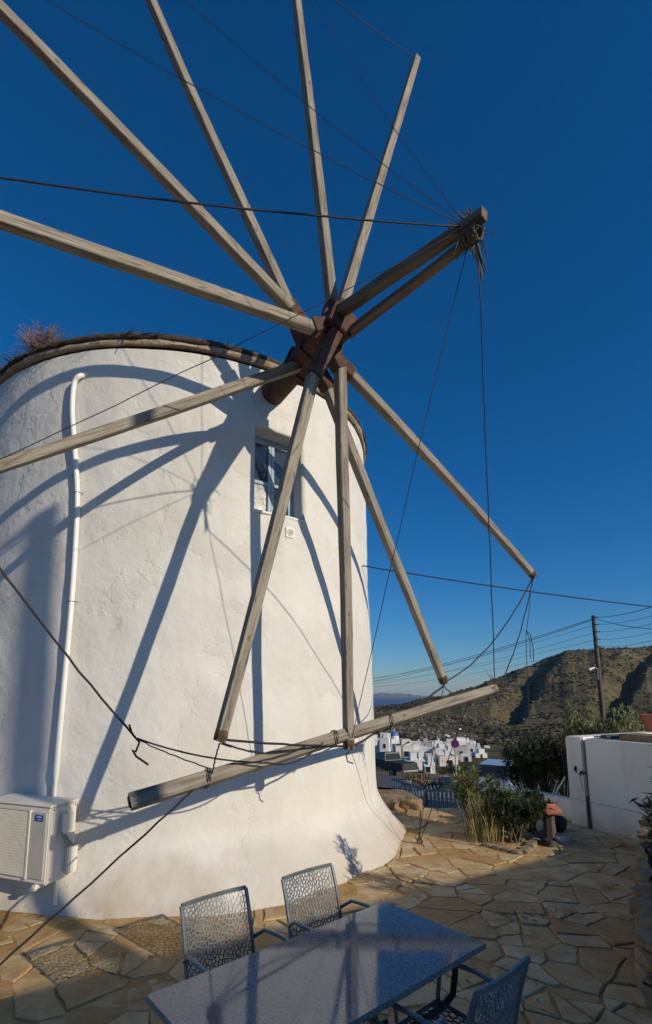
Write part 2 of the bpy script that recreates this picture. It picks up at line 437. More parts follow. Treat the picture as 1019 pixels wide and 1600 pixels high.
def shrink(poly, w):
    """inset a convex polygon by w"""
    cx = sum(p[0] for p in poly) / len(poly); cy = sum(p[1] for p in poly) / len(poly)
    q = list(poly)
    for a, b in zip(poly, poly[1:] + poly[:1]):
        nx, ny = b[1] - a[1], a[0] - b[0]; l = math.hypot(nx, ny)
        if l < 1e-9: continue
        nx, ny = nx / l, ny / l
        if (cx - a[0]) * nx + (cy - a[1]) * ny > 0: nx, ny = -nx, -ny
        q = clip(q, a[0] - nx * w, a[1] - ny * w, nx, ny)
        if len(q) < 3: return None
    return q

# ============================================================ SETTING
PROF = [(0, -0.07), (9.8, -0.09), (11.5, -0.28), (16, -1.0), (26, -2.55), (40, -4.05), (62, -6.9), (100, -10.4), (150, -13.8), (250, -20), (400, -29), (700, -44), (1200, -66), (3000, -92), (4600, -96), (5600, -112), (60000, -150)]
SKY_PX = [(560, 1104), (578, 1103), (623, 1101), (668, 1090), (700, 1085), (740, 1074), (785, 1058), (839, 1033), (884, 1017), (920, 1016), (947, 1013), (1019, 1010), (1200, 1000)]
SKYL = []
for u_, v_ in SKY_PX:
    d_ = ray(u_, v_); SKYL.append((d_.x / d_.y, d_.z / d_.y))
def crest(u):
    if u < SKYL[0][0]: return SKYL[0][1] - (SKYL[0][0] - u) * 0.01
    return lerp_tab(SKYL, u) if u < SKYL[-1][0] else SKYL[-1][1] * max(0.25, 1 - (u - SKYL[-1][0]) * 0.5)
def terr(x, y):
    r = math.hypot(x, y)
    z = lerp_tab(PROF, r)
    if r > 40:
        far = sm(40, 400, r)
        z += far * 7 * noise.fractal(Vector((x * 0.006, y * 0.006, 2.2)), 1.0, 2.0, 5)
        z += sm(40, 120, r) * 0.9 * noise.fractal(Vector((x * 0.05, y * 0.05, 7.7)), 1.0, 2.0, 4)
    if y > 0.15 * r and r > 150:
        u = x / y
        c = crest(u) + 0.0030 * noise.fractal(Vector((u * 34, .5, 0)), .8, 2.2, 5) * sm(.2, .34, u)
        dc = 900 + 600 * sm(0.2, 0.5, u)
        ft = 320
        zc = EYE + c * dc
        if y < dc: s = sm(0, 1, (y - ft) / (dc - ft)) * 0.55 + 0.45 * max(0.0, min(1.0, (y - ft) / (dc - ft)))
        else: s = max(-0.5, 1 - (y - dc) / 900.0)
        h = z + (zc - z) * s
        # ravines: steep flank looking left, gentle the other side
        amp = sm(ft + 60, ft + 350, y) * (1 - sm(dc * 0.86, dc * 0.99, y)) * sm(0.2, 0.34, u)
        if amp > 0:
            for u0, slope, dep, wl, wr in ((0.455, 0.000105, 17, 0.05, 0.03), (0.655, 0.00011, 24, 0.05, 0.035)):
                line = u0 + slope * (y - 900) + 0.012 * noise.noise(Vector((0, y * 0.006, u0)))
                q = u - line
                if -wl < q <= 0: h -= amp * dep * (1 + q / wl)
                elif 0 < q < wr: h -= amp * dep * (1 - sm(0, wr, q))
            h += amp * 7 * noise.fractal(Vector((x * 0.011, y * 0.006, 4.0)), 0.9, 2.1, 6)
        k = sm(ft - 150, ft + 150, y) if y < dc else 1
        z = z + (h - z) * k
        if r > 4300: z -= sm(4300, 5600, r) * 60
    return z
azs = []
a = -180.0
while a < 180:
    azs.append(R(a)); a += 0.11 if 6 <= a < 37 else (0.6 if -45 < a < 60 else 5.0)
rs = [0.0]
r_ = 2.0
while r_ < 9000: rs.append(r_); r_ *= 1.05 if r_ < 300 else (1.018 if r_ < 2000 else 1.04)
verts = [(0, 0, terr(0, 0))]; faces = []
na = len(azs)
for r_ in rs[1:]:
    for a in azs:
        x, y = r_ * math.sin(a), r_ * math.cos(a); verts.append((x, y, terr(x, y)))
for j in range(na): faces.append((0, 1 + (j + 1) % na, 1 + j))
for i in range(len(rs) - 2):
    for j in range(na):
        p, q = 1 + i * na + j, 1 + i * na + (j + 1) % na
        faces.append((p, q, q + na, p + na))
tb = MB(); tb.v = verts; tb.f = faces
terrain = tag(tb.build('terrain', 'dry_hillside', smooth=True), kind='structure')
terrain.data.materials.append(MATS['near_earth'])
mi = [0] * len(terrain.data.polygons)
for p in terrain.data.polygons:
    if math.hypot(p.center.x, p.center.y) < 60: mi[p.index] = 1
terrain.data.polygons.foreach_set('material_index', mi)
def on_terr(u, v, far=6000):
    d = ray(u, v); t = 8.0
    while t < far:
        p = EYEP + d * t
        if p.z < terr(p.x, p.y): return p
        t *= 1.004
    return EYEP + d * far

sb = MB(); n = 96
sb.v = [(37000 * math.sin(2 * math.pi * j / n), 37000 * math.cos(2 * math.pi * j / n), -100) for j in range(n)]; sb.f = [tuple(range(n - 1, -1, -1))]
tag(sb.build('sea', 'sea_water'), kind='structure')
ib = MB(); N = 60
for i in range(N + 1):
    t = i / N
    u = 0.10 + 0.17 * t
    h = 225 * (sm(0, .3, t) * (1 - sm(.6, 1, t))) * (0.7 + 0.5 * noise.fractal(Vector((t * 7, 1.3, 0)), 1, 2, 4)) + 60 * noise.noise(Vector((t * 13, 4, 0)))
    Y = 23000
    for k, (dy, s) in enumerate(((-1500, 0), (-600, .6), (0, 1), (900, .55), (2200, 0))):
        ib.v.append((u * Y, Y + dy, -101 + max(0, h) * s))
for i in range(N):
    for k in range(4): p = i * 5 + k; ib.f.append((p, p + 5, p + 6, p + 1))
tag(ib.build('hills', 'far_island', smooth=True), kind='structure')

# road running past the mill below the terrace
def strip(name, mat, line, width, lift, n=40):
    b = MB(); pts = []
    for (x0, y0), (x1, y1) in zip(line, line[1:]):
        for i in range(n): t = i / n; pts.append((x0 + (x1 - x0) * t, y0 + (y1 - y0) * t))
    pts.append(line[-1])
    for i, (x, y) in enumerate(pts):
        x2, y2 = pts[min(i + 1, len(pts) - 1)]; x1, y1 = pts[max(i - 1, 0)]
        dx, dy = x2 - x1, y2 - y1; l = math.hypot(dx, dy); nx, ny = -dy / l, dx / l
        for k in range(5):
            s = (k / 4 - .5) * width; px, py = x + nx * s, y + ny * s
            b.v.append((px, py, terr(px, py) + lift))
    for i in range(len(pts) - 1):
        for k in range(4): p = i * 5 + k; b.f.append((p, p + 5, p + 6, p + 1))
    return tag(b.build(name, mat, smooth=True), kind='structure')
strip('road', 'asphalt', [(-30, 40), (2, 35.5), (7.5, 31), (14, 26), (30, 17)], 12.0, 0.09)
strip('path', 'concrete', [(2.1, 9.2), (2.7, 12), (4.5, 18), (7.5, 27)], 1.9, 0.05, 20)

# ------------------------------------------------------------ patio of crazy paving
TC = Vector((-2.1, 8.9, 0))
patio = MB()
NX, NY = 230, 240
for j in range(NY + 1):
    for i in range(NX + 1):
        x = -7 + 12.6 * i / NX; y = -4 + 13.8 * j / NY
        patio.v.append((x, y, 0.003 + 0.007 * sm(0.9, -0.8, x) + 0.012 * noise.fractal(Vector((x * 1.3, y * 1.3, 0)), 1, 2, 4) + 0.003 * noise.noise(Vector((x * 11, y * 11, 3)))))
for j in range(NY):
    for i in range(NX): p = j * (NX + 1) + i; patio.f.append((p, p + 1, p + NX + 2, p + NX + 1))
patio_o = tag(patio.build('patio', 'joint_mortar', smooth=True), kind='structure')
seeds = []
rng = random.Random(11)
tries = 0
while tries < 4200:
    tries += 1
    y = rng.uniform(1.7, 9.7); x = rng.uniform(-0.72 * y - 0.2, 0.78 * y + 0.2)
    if x > 5.3 or (x - TC.x) ** 2 + (y - TC.y) ** 2 < 3.55 ** 2: continue
    g = rng.choice((0.15, 0.24, 0.5, 0.62, 0.8)) * (0.8 + 0.04 * y)
    if all(((x - a) * 0.75) ** 2 + ((y - b) * 1.15) ** 2 > ((g + gb) / 2) ** 2 for a, b, gb in seeds): seeds.append((x, y, g))
cells = voronoi([(a, b) for a, b, _ in seeds], [(-6.5, 1.2), (5.5, 1.2), (5.5, 9.75), (-6.5, 9.75)])
def cut(poly, lim):
    ar = area(poly)
    if ar < lim: return [poly]
    cx = sum(p[0] for p in poly) / len(poly); cy = sum(p[1] for p in poly) / len(poly)
    # cut roughly across the longest direction
    best = max(((a, b) for a in poly for b in poly), key=lambda ab: (ab[0][0] - ab[1][0]) ** 2 + (ab[0][1] - ab[1][1]) ** 2)
    t = math.atan2(best[1][1] - best[0][1], best[1][0] - best[0][0]) + rng.uniform(-.6, .6)
    nx, ny = math.cos(t), math.sin(t); cx += rng.uniform(-.12, .12); cy += rng.uniform(-.12, .12)
    out = []
    for s_ in (1, -1):
        q = clip(poly, cx, cy, nx * s_, ny * s_)
        if len(q) >= 3: out += cut(q, lim * rng.uniform(.8, 1.5))
    return out
stones = []
for (cx, cy), poly in cells:
    if max(math.hypot(px - cx, py - cy) for px, py in poly) > 1.5: continue
    for piece in cut(poly, rng.choice((.05, .09, .16, .28, .42))):
        q = shrink(piece, rng.uniform(0.004, 0.014))
        if not q or area(q) < 0.006: continue
        qx = sum(p[0] for p in q) / len(q); qy = sum(p[1] for p in q) / len(q)
        stones.append((qx, qy, q))
stones.sort(key=lambda s: -area(s[2]) / (s[0] ** 2 + s[1] ** 2 + 2))
def flag(cx, cy, q, mb):
    # roughen the outline, chamfer the rim, tilt slightly
    pts = []
    for a, b in zip(q, q[1:] + q[:1]):
        l = math.hypot(b[0] - a[0], b[1] - a[1]); k = max(1, int(l / 0.11))
        for i in range(k):
            t = i / k
            jx, jy = (rng.uniform(-.011, .011), rng.uniform(-.011, .011))
            pts.append((a[0] + (b[0] - a[0]) * t + jx, a[1] + (b[1] - a[1]) * t + jy))
    n = len(pts); tx, ty = rng.uniform(-.008, .008), rng.uniform(-.008, .008); h = rng.uniform(.007, .022)
    zz = lambda x, y: h + (x - cx) * tx + (y - cy) * ty
    ins = lambda p, w: (cx + (p[0] - cx) * (1 - w), cy + (p[1] - cy) * (1 - w))
    vs = [(x, y, -0.012) for x, y in pts] + [(x, y, zz(x, y) - .005) for x, y in (ins(p, .012) for p in pts)] + [(x, y, zz(x, y)) for x, y in (ins(p, .045) for p in pts)]
    fs = []
    for i in range(n):
        j = (i + 1) % n; fs += [(i, j, n + j, n + i), (n + i, n + j, 2 * n + j, 2 * n + i)]
    fs.append(tuple(range(2 * n, 3 * n))); mb.add(vs, fs)
rest = MB()
for k, (cx, cy, q) in enumerate(stones):
    if k < 300:
        b = MB(); flag(cx, cy, q, b); b.build('flagstone', 'flagstone', patio_o)
    else: flag(cx, cy, q, rest)
if rest.v: tag(rest.build('small_flagstones', 'flagstone', patio_o), kind='stuff')

# ============================================================ WINDMILL TOWER
ZT = 6.42
def trad(z, ang=None):
    t = max(0.0, 1 - z / 0.62)
    fl = 0.40 if ang is None else 0.40 * (1 + .28 * noise.noise(Vector((ang * 3.1, 2.0, 0))) + .12 * noise.noise(Vector((ang * 9, 5.0, 0))))
    r = 3.375 - 0.018 * z + fl * t ** 1.6
    if ang is not None and z < .62: r += (.20 + .05 * math.sin(ang * 9)) * math.exp(-((ang + 1.02) / .42) ** 2) * sm(.62, .18, z)
    return r
def twob(a, z):
    p = Vector((math.cos(a) * 3.3, math.sin(a) * 3.3, z))
    return 0.020 * noise.noise(p * 0.9) + 0.010 * noise.noise(p * 2.7 + Vector((5, 0, 0))) + 0.004 * noise.noise(p * 7)
def on_tower(u, v, out=0.0):
    d = ray(u, v); t = 1.5
    while t < 14:
        p = EYEP + d * t
        if math.hypot(p.x - TC.x, p.y - TC.y) < trad(p.z) + out: return p
        t += 0.002
    return None
def tang(p): return math.atan2(p.y - TC.y, p.x - TC.x)
tower = thing('windmill_tower', 'round whitewashed stone windmill tower with thatched roof edge', 'windmill', TC)
wp = [on_tower(*q) for q in ((399, 667), (473, 690), (472, 811), (397, 797))]
wa0, wa1 = (tang(wp[0]) + tang(wp[3])) / 2, (tang(wp[1]) + tang(wp[2])) / 2
wz1, wz0 = (wp[0].z + wp[1].z) / 2, (wp[2].z + wp[3].z) / 2
angs = sorted([-math.pi + 2 * math.pi * i / 260 for i in range(260)])
angs = sorted([a for a in angs if min(abs(a - wa0), abs(a - wa1)) > .012] + [wa0, wa1])
zs = [0.03 + (ZT - .03) * i / 120 - .05 for i in range(121)]
zs = sorted([z for z in zs if min(abs(z - wz0), abs(z - wz1)) > .02] + [wz0, wz1])
tb = MB(); A = len(angs)
def tpt(a, z, dr=0.0):
    r = trad(z, a) + twob(a, z) + dr; return (TC.x + r * math.cos(a), TC.y + r * math.sin(a), z)
for z in zs:
    for a in angs: tb.v.append(tpt(a, z))
for i in range(len(zs) - 1):
    for j in range(A):
        j2 = (j + 1) % A
        am = angs[j] + 1e-5
        if wa0 - 1e-6 <= angs[j] < wa1 - 1e-6 and wz0 - 1e-6 <= zs[i] < wz1 - 1e-6: continue
        tb.f.append((i * A + j, i * A + j2, (i + 1) * A + j2, (i + 1) * A + j))
# window reveal
RD = 0.30
wj = [a for a in angs if wa0 - 1e-6 <= a <= wa1 + 1e-6]; wk = [z for z in zs if wz0 - 1e-6 <= z <= wz1 + 1e-6]
mid = (wa0 + wa1) / 2; er = Vector((math.cos(mid), math.sin(mid), 0)); et = Vector((-math.sin(mid), math.cos(mid), 0))
def inpt(a, z):
    p = Vector(tpt(a, z)); return p - er * RD
for z in (wz0, wz1):
    for a, b in zip(wj, wj[1:]):
        tb.add([tpt(a, z), tpt(b, z), inpt(b, z), inpt(a, z)], [(0, 1, 2, 3)])
for a in (wa0, wa1):
    for z, z2 in zip(wk, wk[1:]):
        tb.add([tpt(a, z), tpt(a, z2), inpt(a, z2), inpt(a, z)], [(0, 1, 2, 3)])
wall = tb.build('wall', 'lime_plaster', tower, smooth='auto')
bmw = bmesh.new(); bmw.from_mesh(wall.data); bmesh.ops.remove_doubles(bmw, verts=bmw.verts, dist=1e-5); bmesh.ops.recalc_face_normals(bmw, faces=bmw.faces); bmw.to_mesh(wall.data); bmw.free()
# window joinery, local frame: et across, z up, er outwards
wc = TC + er * (trad((wz0 + wz1) / 2) - RD + 0.03); wc.z = (wz0 + wz1) / 2
ww = (wa1 - wa0) * 3.3 + 0.02; wh = wz1 - wz0 + 0.02
Mw = Matrix((et, er, (0, 0, 1))).transposed()
def wl(x, y, z): return wc + et * x + er * y + Vector((0, 0, z))
win = MB()
for x in (-ww / 2 + .03, ww / 2 - .03): win.box(wl(x, 0, 0), (.06, .06, wh), M=Mw)
for z in (-wh / 2 + .03, wh / 2 - .03): win.box(wl(0, 0, z), (ww - .12, .058, .06), M=Mw)
window = win.build('window', 'frame_blue', tower, bevel=.004)
lw = (ww - .12) / 2
for sx in (-1, 1):
    sash = MB(); cx = sx * lw / 2
    for x in (cx - lw / 2 + .024, cx + lw / 2 - .024): sash.box(wl(x, .022, 0), (.045, .04, wh - .125), M=Mw)
    for z in (-wh / 2 + .085, 0.02 - .10, wh / 2 - .085): sash.box(wl(cx, .022, z), (lw - .095, .036, .045), M=Mw)
    sash.build('sash', 'frame_blue', window, bevel=.003)
    for z0, z1 in ((-wh / 2 + .10, -.10), (-.06, wh / 2 - .10)):
        MB().box(wl(cx, .012, (z0 + z1) / 2), (lw - .09, .006, z1 - z0), M=Mw).build('pane', 'window_glass', window)
# crinkled silver film stuck behind the lower left pane
fb = MB(); k = 9; zc_ = (-wh / 2 + .10 - .10) / 2
for i in range(k + 1):
    for j in range(k + 1):
        fb.v.append(wl((lw / 2) * -1 * 1.0 * (1 if True else 1) * 1.0 + (i / k - .5) * (lw - .13) if et.dot(Vector((1, 0, 0))) > 0 else lw / 2 + (i / k - .5) * (lw - .13), .018 + .004 * random.random(), zc_ + (j / k - .5) * (wh / 2 - .22)))
for i in range(k):
    for j in range(k): p = i * (k + 1) + j; fb.f.append((p, p + 1, p + k + 2, p + k + 1))
fb.build('foil_sheet', 'crumpled_foil', window)
MB().box(wl(0, RD / 2 + .02, -wh / 2 - .012), (ww + .03, RD - .05, .03), M=Mw).build('sill', 'whitewash', window, bevel=.006)
# small round vent plate
vp = on_tower(452, 833); va = tang(vp); vr = Vector((math.cos(va), math.sin(va), 0)); vt = Vector((-math.sin(va), math.cos(va), 0))
vc = Vector((TC.x, TC.y, 0)) + vr * (trad(vp.z) + .012); vc.z = vp.z
Mv = Matrix((vt, vr, (0, 0, 1))).transposed()
vent = MB().box(vc, (.135, .03, .135), M=Mv).build('vent_plate', 'pipe_white', tower, bevel=.004)
g = MB()
for rr in (.046, .026, .008):
    g.tube([vc + vr * .017 + (vt * math.cos(t) + Vector((0, 0, 1)) * math.sin(t)) * rr for t in [2 * math.pi * i / 20 for i in range(21)]], .005, 5)
for k in range(4):
    t = math.pi * k / 4; dv = vt * math.cos(t) + Vector((0, 0, 1)) * math.sin(t)
    g.tube([vc + vr * .017 - dv * .046, vc + vr * .017 + dv * .046], .003, 4)
g.build('vent_grille', 'ac_grey', vent)
# crumbling mortar lip under the thatch
rb = MB(); n = 300
prof = [(-.02, -.015), (.012, -.008), (.04, .005), (.05, .025), (.045, .05), (.03, .065), (-.25, .07)]
for j in range(n):
    a = 2 * math.pi * j / n
    for k, (dr, dz) in enumerate(prof):
        p = Vector((math.cos(a) * 9, math.sin(a) * 9, k * .7))
        w1 = noise.fractal(p * .8, 1, 2, 4); w2 = noise.noise(p * .35 + Vector((3, 3, 3)))
        rr = trad(ZT) + dr * (1 + .5 * w2) + (.018 * w1 if 0 < k < 6 else 0)
        rb.v.append((TC.x + rr * math.cos(a), TC.y + rr * math.sin(a), ZT + dz + .022 * w2 + (.02 * w1 if k else 0)))
K = len(prof)
for j in range(n):
    for k in range(K - 1):
        a, b = j * K + k, ((j + 1) % n) * K + k; rb.f.append((a, b, b + 1, a + 1))
rb.build('roof_rim', 'rim_mortar', tower, smooth=True)
cb = MB().lathe([(3.30, ZT + .05), (3.335, ZT + .07), (3.32, ZT + .125), (3.25, ZT + .15), (2.2, ZT + .62), (1.0, ZT + 1.0), (0.0, ZT + 1.3)], 64, (TC.x, TC.y, 0))
roof = cb.build('roof', 'thatch', tower, smooth=True)
th = MB(); rng = random.Random(4)
for i in range(3600):
    a = rng.uniform(-math.pi, math.pi)
    if not (-2.9 < a < -0.75): continue
    dens = 0.5 + 0.5 * noise.noise(Vector((a * 3, 0, 8)))
    if a > -1.5 and rng.random() > .25 * dens: continue
    r0 = trad(ZT) + rng.uniform(-.25, .06); z0 = ZT + rng.uniform(.06, .10)
    p = Vector((TC.x + r0 * math.cos(a), TC.y + r0 * math.sin(a), z0))
    tl = rng.uniform(.08, .30); dirv = Vector((math.cos(a + rng.uniform(-1.3, 1.3)), math.sin(a + rng.uniform(-1.3, 1.3)), rng.uniform(-.12, .05))).normalized()
    if rng.random() < .5: dirv = (Vector((-math.sin(a), math.cos(a), rng.uniform(-.08, .09))) * rng.choice((-1, 1)) + dirv * .3).normalized()
    s = rng.uniform(.004, .010)
    th.tube([p, p + dirv * tl * .5 + Vector((0, 0, rng.uniform(-.01, .02))), p + dirv * tl], [s, s * .8, s * .3], 3, False)
tag(th.build('thatch_straw', 'thatch', roof), kind='stuff')
# downpipe
pts = [(137, 586), (124, 588), (116, 600), (113, 640), (116, 690), (121, 770), (118, 850), (112, 940), (101, 1060), (90, 1180), (85, 1260), (88, 1330), (86, 1415)]
pp = [on_tower(u, v, .055 if i else -.02) for i, (u, v) in enumerate(pts)]
fine = []
for i in range(len(pp) - 1):
    a, b, c, d = pp[max(i - 1, 0)], pp[i], pp[i + 1], pp[min(i + 2, len(pp) - 1)]
    for k in range(6):
        t = k / 6; fine.append(.5 * ((2 * b) + (c - a) * t + (2 * a - 5 * b + 4 * c - d) * t * t + (3 * b - a - 3 * c + d) * t ** 3))
fine.append(pp[-1])
nf = len(fine)
pipe = MB().tube(fine, [.032 if i < nf * .78 else .018 for i in range(nf)], 10).build('downpipe', 'pipe_white', tower, smooth='auto')
for i in (30, 42):
    p = fine[i]; rad_ = Vector((p.x - TC.x, p.y - TC.y, 0)).normalized(); t_ = Vector((-rad_.y, rad_.x, 0))
    MB().tube([p - t_ * .07 - rad_ * .05, p - t_ * .036 + rad_ * .01, p + rad_ * .036, p + t_ * .036 + rad_ * .01, p + t_ * .05 - rad_ * .05], .004, 5).build('pipe_clip', 'rusty_iron', pipe)
# rendered foot bench swelling out of the flare
# dry shrub rooted in the roof edge
sp = on_tower(62, 560); sa = tang(sp)
sr = Vector((TC.x + 3.22 * math.cos(sa), TC.y + 3.22 * math.sin(sa), ZT + .15))
shrub = thing('roof_shrub', 'small dry pinkish shrub growing on the thatched roof edge', 'shrub', sr)
b = MB(); rng = random.Random(3)
for i in range(170):
    d = Vector((rng.gauss(0, .9), rng.gauss(0, .6), rng.uniform(.15, 1))).normalized() * rng.uniform(.18, .40)
    k = sr + d * .5 + Vector((rng.gauss(0, .03), rng.gauss(0, .03), rng.gauss(0, .02)))
    b.tube([sr, k, sr + d + Vector((0, 0, .04))], [.006, .004, .002], 3, False)
    for q in range(3):
        e = sr + d * rng.uniform(.5, 1); b.tube([e, e + Vector((rng.gauss(0, .05), rng.gauss(0, .05), rng.uniform(0, .07)))], [.003, .0015], 3, False)
b.build('twigs', 'dry_twig', shrub)

# ============================================================ SAIL WHEEL
HUB = Vector((0.263, 5.097, 6.077)); AZ = 0.562
AX = Vector((math.sin(AZ), -math.cos(AZ), 0.0))
OFFS = {'C': .04, 'H': .04, 'D': .27, 'I': .27, 'J': -.44, 'K': .21, 'A': -.12, 'F': -.12, 'B': -.31, 'G': -.31}
def plane_pt(u, v, off):
    d = ray(u, v); o = HUB + AX * off
    return EYEP + d * ((o - EYEP).dot(AX) / d.dot(AX))
SPAR_PX = {'A': ((464, 494), (5, 22)), 'B': ((456, 486), (238, 2)), 'C': ((521, 490), (463, 0)), 'D': ((532, 486), (651, 92)), 'F': ((540, 577), (834, 900)),
           'G': ((509, 596), (694, 1067)), 'H': ((531, 565), (545, 1170)), 'I': ((492, 578), (343, 1158)), 'J': ((482, 568), (5, 727)), 'K': ((498, 516), (5, 349))}
SP_LABEL = {}
wheel = thing('sail_wheel', 'bare wooden sail wheel of the windmill with ten grey spars and stay wires', 'sail wheel', HUB)
TIP = {}
def spar_mesh(name, p0, p1, w0, w1, mat, parent, face, seed, segs=14, bow=0.0):
    """weathered square timber, local X along its length"""
    p0, p1 = Vector(p0), Vector(p1); L = (p1 - p0).length; x = (p1 - p0).normalized()
    y = Vector(face); y = (y - x * y.dot(x)).normalized(); z = x.cross(y)
    vs = []; fs = []
    ring = [(-1, -.88), (-.88, -1), (.88, -1), (1, -.88), (1, .88), (.88, 1), (-.88, 1), (-1, .88)]
    for i in range(segs + 1):
        t = i / segs; w = (w0 + (w1 - w0) * t) / 2
        oy = .010 * noise.noise(Vector((t * 2.2, seed, 0))) + bow * 4 * t * (1 - t); oz = .012 * noise.noise(Vector((t * 2.2, seed, 9)))
        for a, c in ring:
            j = 1 + .05 * noise.noise(Vector((t * 9, seed + a, c)))
            vs.append((L * t, oy + a * w * j, oz + c * w * j))
    for i in range(segs):
        for k in range(8): a, b = i * 8 + k, i * 8 + (k + 1) % 8; fs.append((a, b, b + 8, a + 8))
    fs += [tuple(range(7, -1, -1)), tuple(range(segs * 8, segs * 8 + 8))]
    me = bpy.data.meshes.new(name); me.from_pydata(vs, [], fs); me.materials.append(MATS[mat])
    bm = bmesh.new(); bm.from_mesh(me); bmesh.ops.recalc_face_normals(bm, faces=bm.faces); bm.to_mesh(me); bm.free()
    o = bpy.data.objects.new(name, me); COL.objects.link(o)
    off = ORG[rootof(parent)] if parent else Vector((0, 0, 0))
    M = Matrix((x, y, z)).transposed().to_4x4(); M.translation = p0 - off
    o.matrix_local = M
    if parent: o.parent = parent; o.matrix_local = M
    return o
for i, k in enumerate('ABCDFGHIJK'):
    a, b = SPAR_PX[k]
    p0, p1 = plane_pt(*a, OFFS[k]), plane_pt(*b, OFFS[k])
    if k in 'ABCJK':
        d = (p1 - p0).normalized(); hub_d = (p0 - HUB).length
        p1 = p0 + d * ((4.95 if k == 'C' else 4.6) - hub_d)
    TIP[k] = p1
    s = spar_mesh('spar', p0, p1, .112, .086, 'weathered_wood', wheel, AX, i * 3.3, bow=(.022, -.03, .018, -.012, .028, -.02, .012, .026, -.022, .03)[i])
    if k in 'FGHI':
        L = (p1 - p0).length
        me = MB().tube([(L - .085, 0, 0), (L - .045, .004, 0), (L + .004, 0, .003)], [.058, .062, .052], 8).build('rusted_end', 'tip_rust')
        me.parent = s; del ORG[me]
# axle, hub blocks
bk = TC + Vector((0, 0, 6.077)) + AX * 3.0
u_ = AX.cross(Vector((0, 0, 1))).normalized()
axl = MB(); prof = [(bk, .165), (HUB - AX * 1.05, .165), (HUB - AX * .8, .155), (HUB - AX * .62, .145)]
axle = MB().tube([p for p, _ in prof], [r for _, r in prof], 18).build('axle', 'axle_wood', wheel, smooth='auto')
def block(c0, c1, w, up): return MB().beam(HUB + AX * c0, HUB + AX * c1, w, w, up=up)
ups = Vector((0.35, .2, 1))
hb = MB().beam(HUB - AX * .66, HUB + AX * .38, .30, .30, up=ups).build('hub_block', 'rusty_iron', wheel, bevel=.012)
for c0, c1, w in ((-.60, -.52, .34), (-.24, -.17, .34), (.12, .20, .345)):
    MB().beam(HUB + AX * c0, HUB + AX * c1, w, w, up=ups).build('hub_band', 'rusty_iron', hb, bevel=.008)
# iron cheek plates clamping each spar root
for i, k in enumerate('ABCDFGHIJK'):
    a, b = SPAR_PX[k]; p0, p1 = plane_pt(*a, OFFS[k]), TIP[k]
    d = (p1 - p0).normalized(); q0 = HUB + AX * OFFS[k]
    q0 = q0 + d * .05
    MB().beam(q0, p0 + d * .10, .15, .15, up=AX).build('spar_socket', 'rusty_iron', hb, bevel=.008)
# stub sockets of the two lost spars
for ang, off in ((62, .21), (93, -.12)):
    t = R(ang); e2 = Vector((0, 0, 1)); rt = e2.cross(AX)
    dv = e2 * math.cos(t) + rt * math.sin(t)
    MB().beam(HUB + AX * off + dv * .05, HUB + AX * off + dv * .30, .15, .15, up=AX).build('empty_socket', 'rusty_iron', hb, bevel=.01)
# bowsprit: two timbers lashed together at the outer end
def axis_pt(u, v):
    d = ray(u, v); best = None
    for i in range(800):
        s = i * .003; p = HUB + AX * s; q = EYEP + d * ((p - EYEP).dot(d) / d.dot(d)); e = (p - q).length
        if best is None or e < best[0]: best = (e, s)
    return EYEP + d * ((HUB + AX * best[1] - EYEP).dot(d) / d.dot(d))
B1 = axis_pt(735, 362); B2 = axis_pt(757, 334)
b0 = HUB + AX * .30
s1 = spar_mesh('bowsprit', b0 + Vector((-.05, -.03, .07)), B2, .108, .085, 'bowsprit_wood', wheel, (0, 0, 1), 41)
s2 = spar_mesh('bowsprit_brace', b0 + Vector((.10, .05, -.10)), B1 + (B1 - b0).normalized() * .02 + Vector((.02, 0, -.055)), .09, .07, 'bowsprit_wood', wheel, (0.3, 0, 1), 47)
lash = MB(); rng = random.Random(9)
bd = (B2 - b0).normalized(); bx = bd.cross(Vector((0, 0, 1))).normalized(); by = bx.cross(bd)
for i in range(9):
    c = B1 - bd * (.07 - .018 * i) - Vector((0, 0, .02))
    lash.tube([c + (bx * math.cos(t) * .068 + by * math.sin(t) * .095) + bd * rng.uniform(-.01, .01) for t in [2 * math.pi * k / 12 for k in range(13)]], .010, 5)
for i in range(34):
    c = B1 + bd * rng.uniform(-.1, .06) + bx * rng.uniform(-.07, .07) + Vector((0, 0, rng.uniform(-.12, .1)))
    e = c + Vector((rng.gauss(0, .05), rng.gauss(0, .05), rng.choice((-1, -1, 1)) * rng.uniform(.05, .22)))
    lash.tube([c, c.lerp(e, .5) + Vector((rng.gauss(0, .02), rng.gauss(0, .02), 0)), e], [.006, .006, .003], 4)
lash.build('lashing', 'rope_fibre', wheel)
# frayed rope end hanging off the lashing
fr = MB()
for i in range(8):
    x0 = B1 + Vector((.03 + rng.gauss(0, .012), rng.gauss(0, .012), -.1)); fr.tube([x0, x0 + Vector((.03, 0, -.16)), x0 + Vector((.05 + rng.gauss(0, .012), 0, -.34 + rng.gauss(0, .03)))], [.009, .008, .003], 5)
fr.build('frayed_rope', 'rope_fibre', wheel)
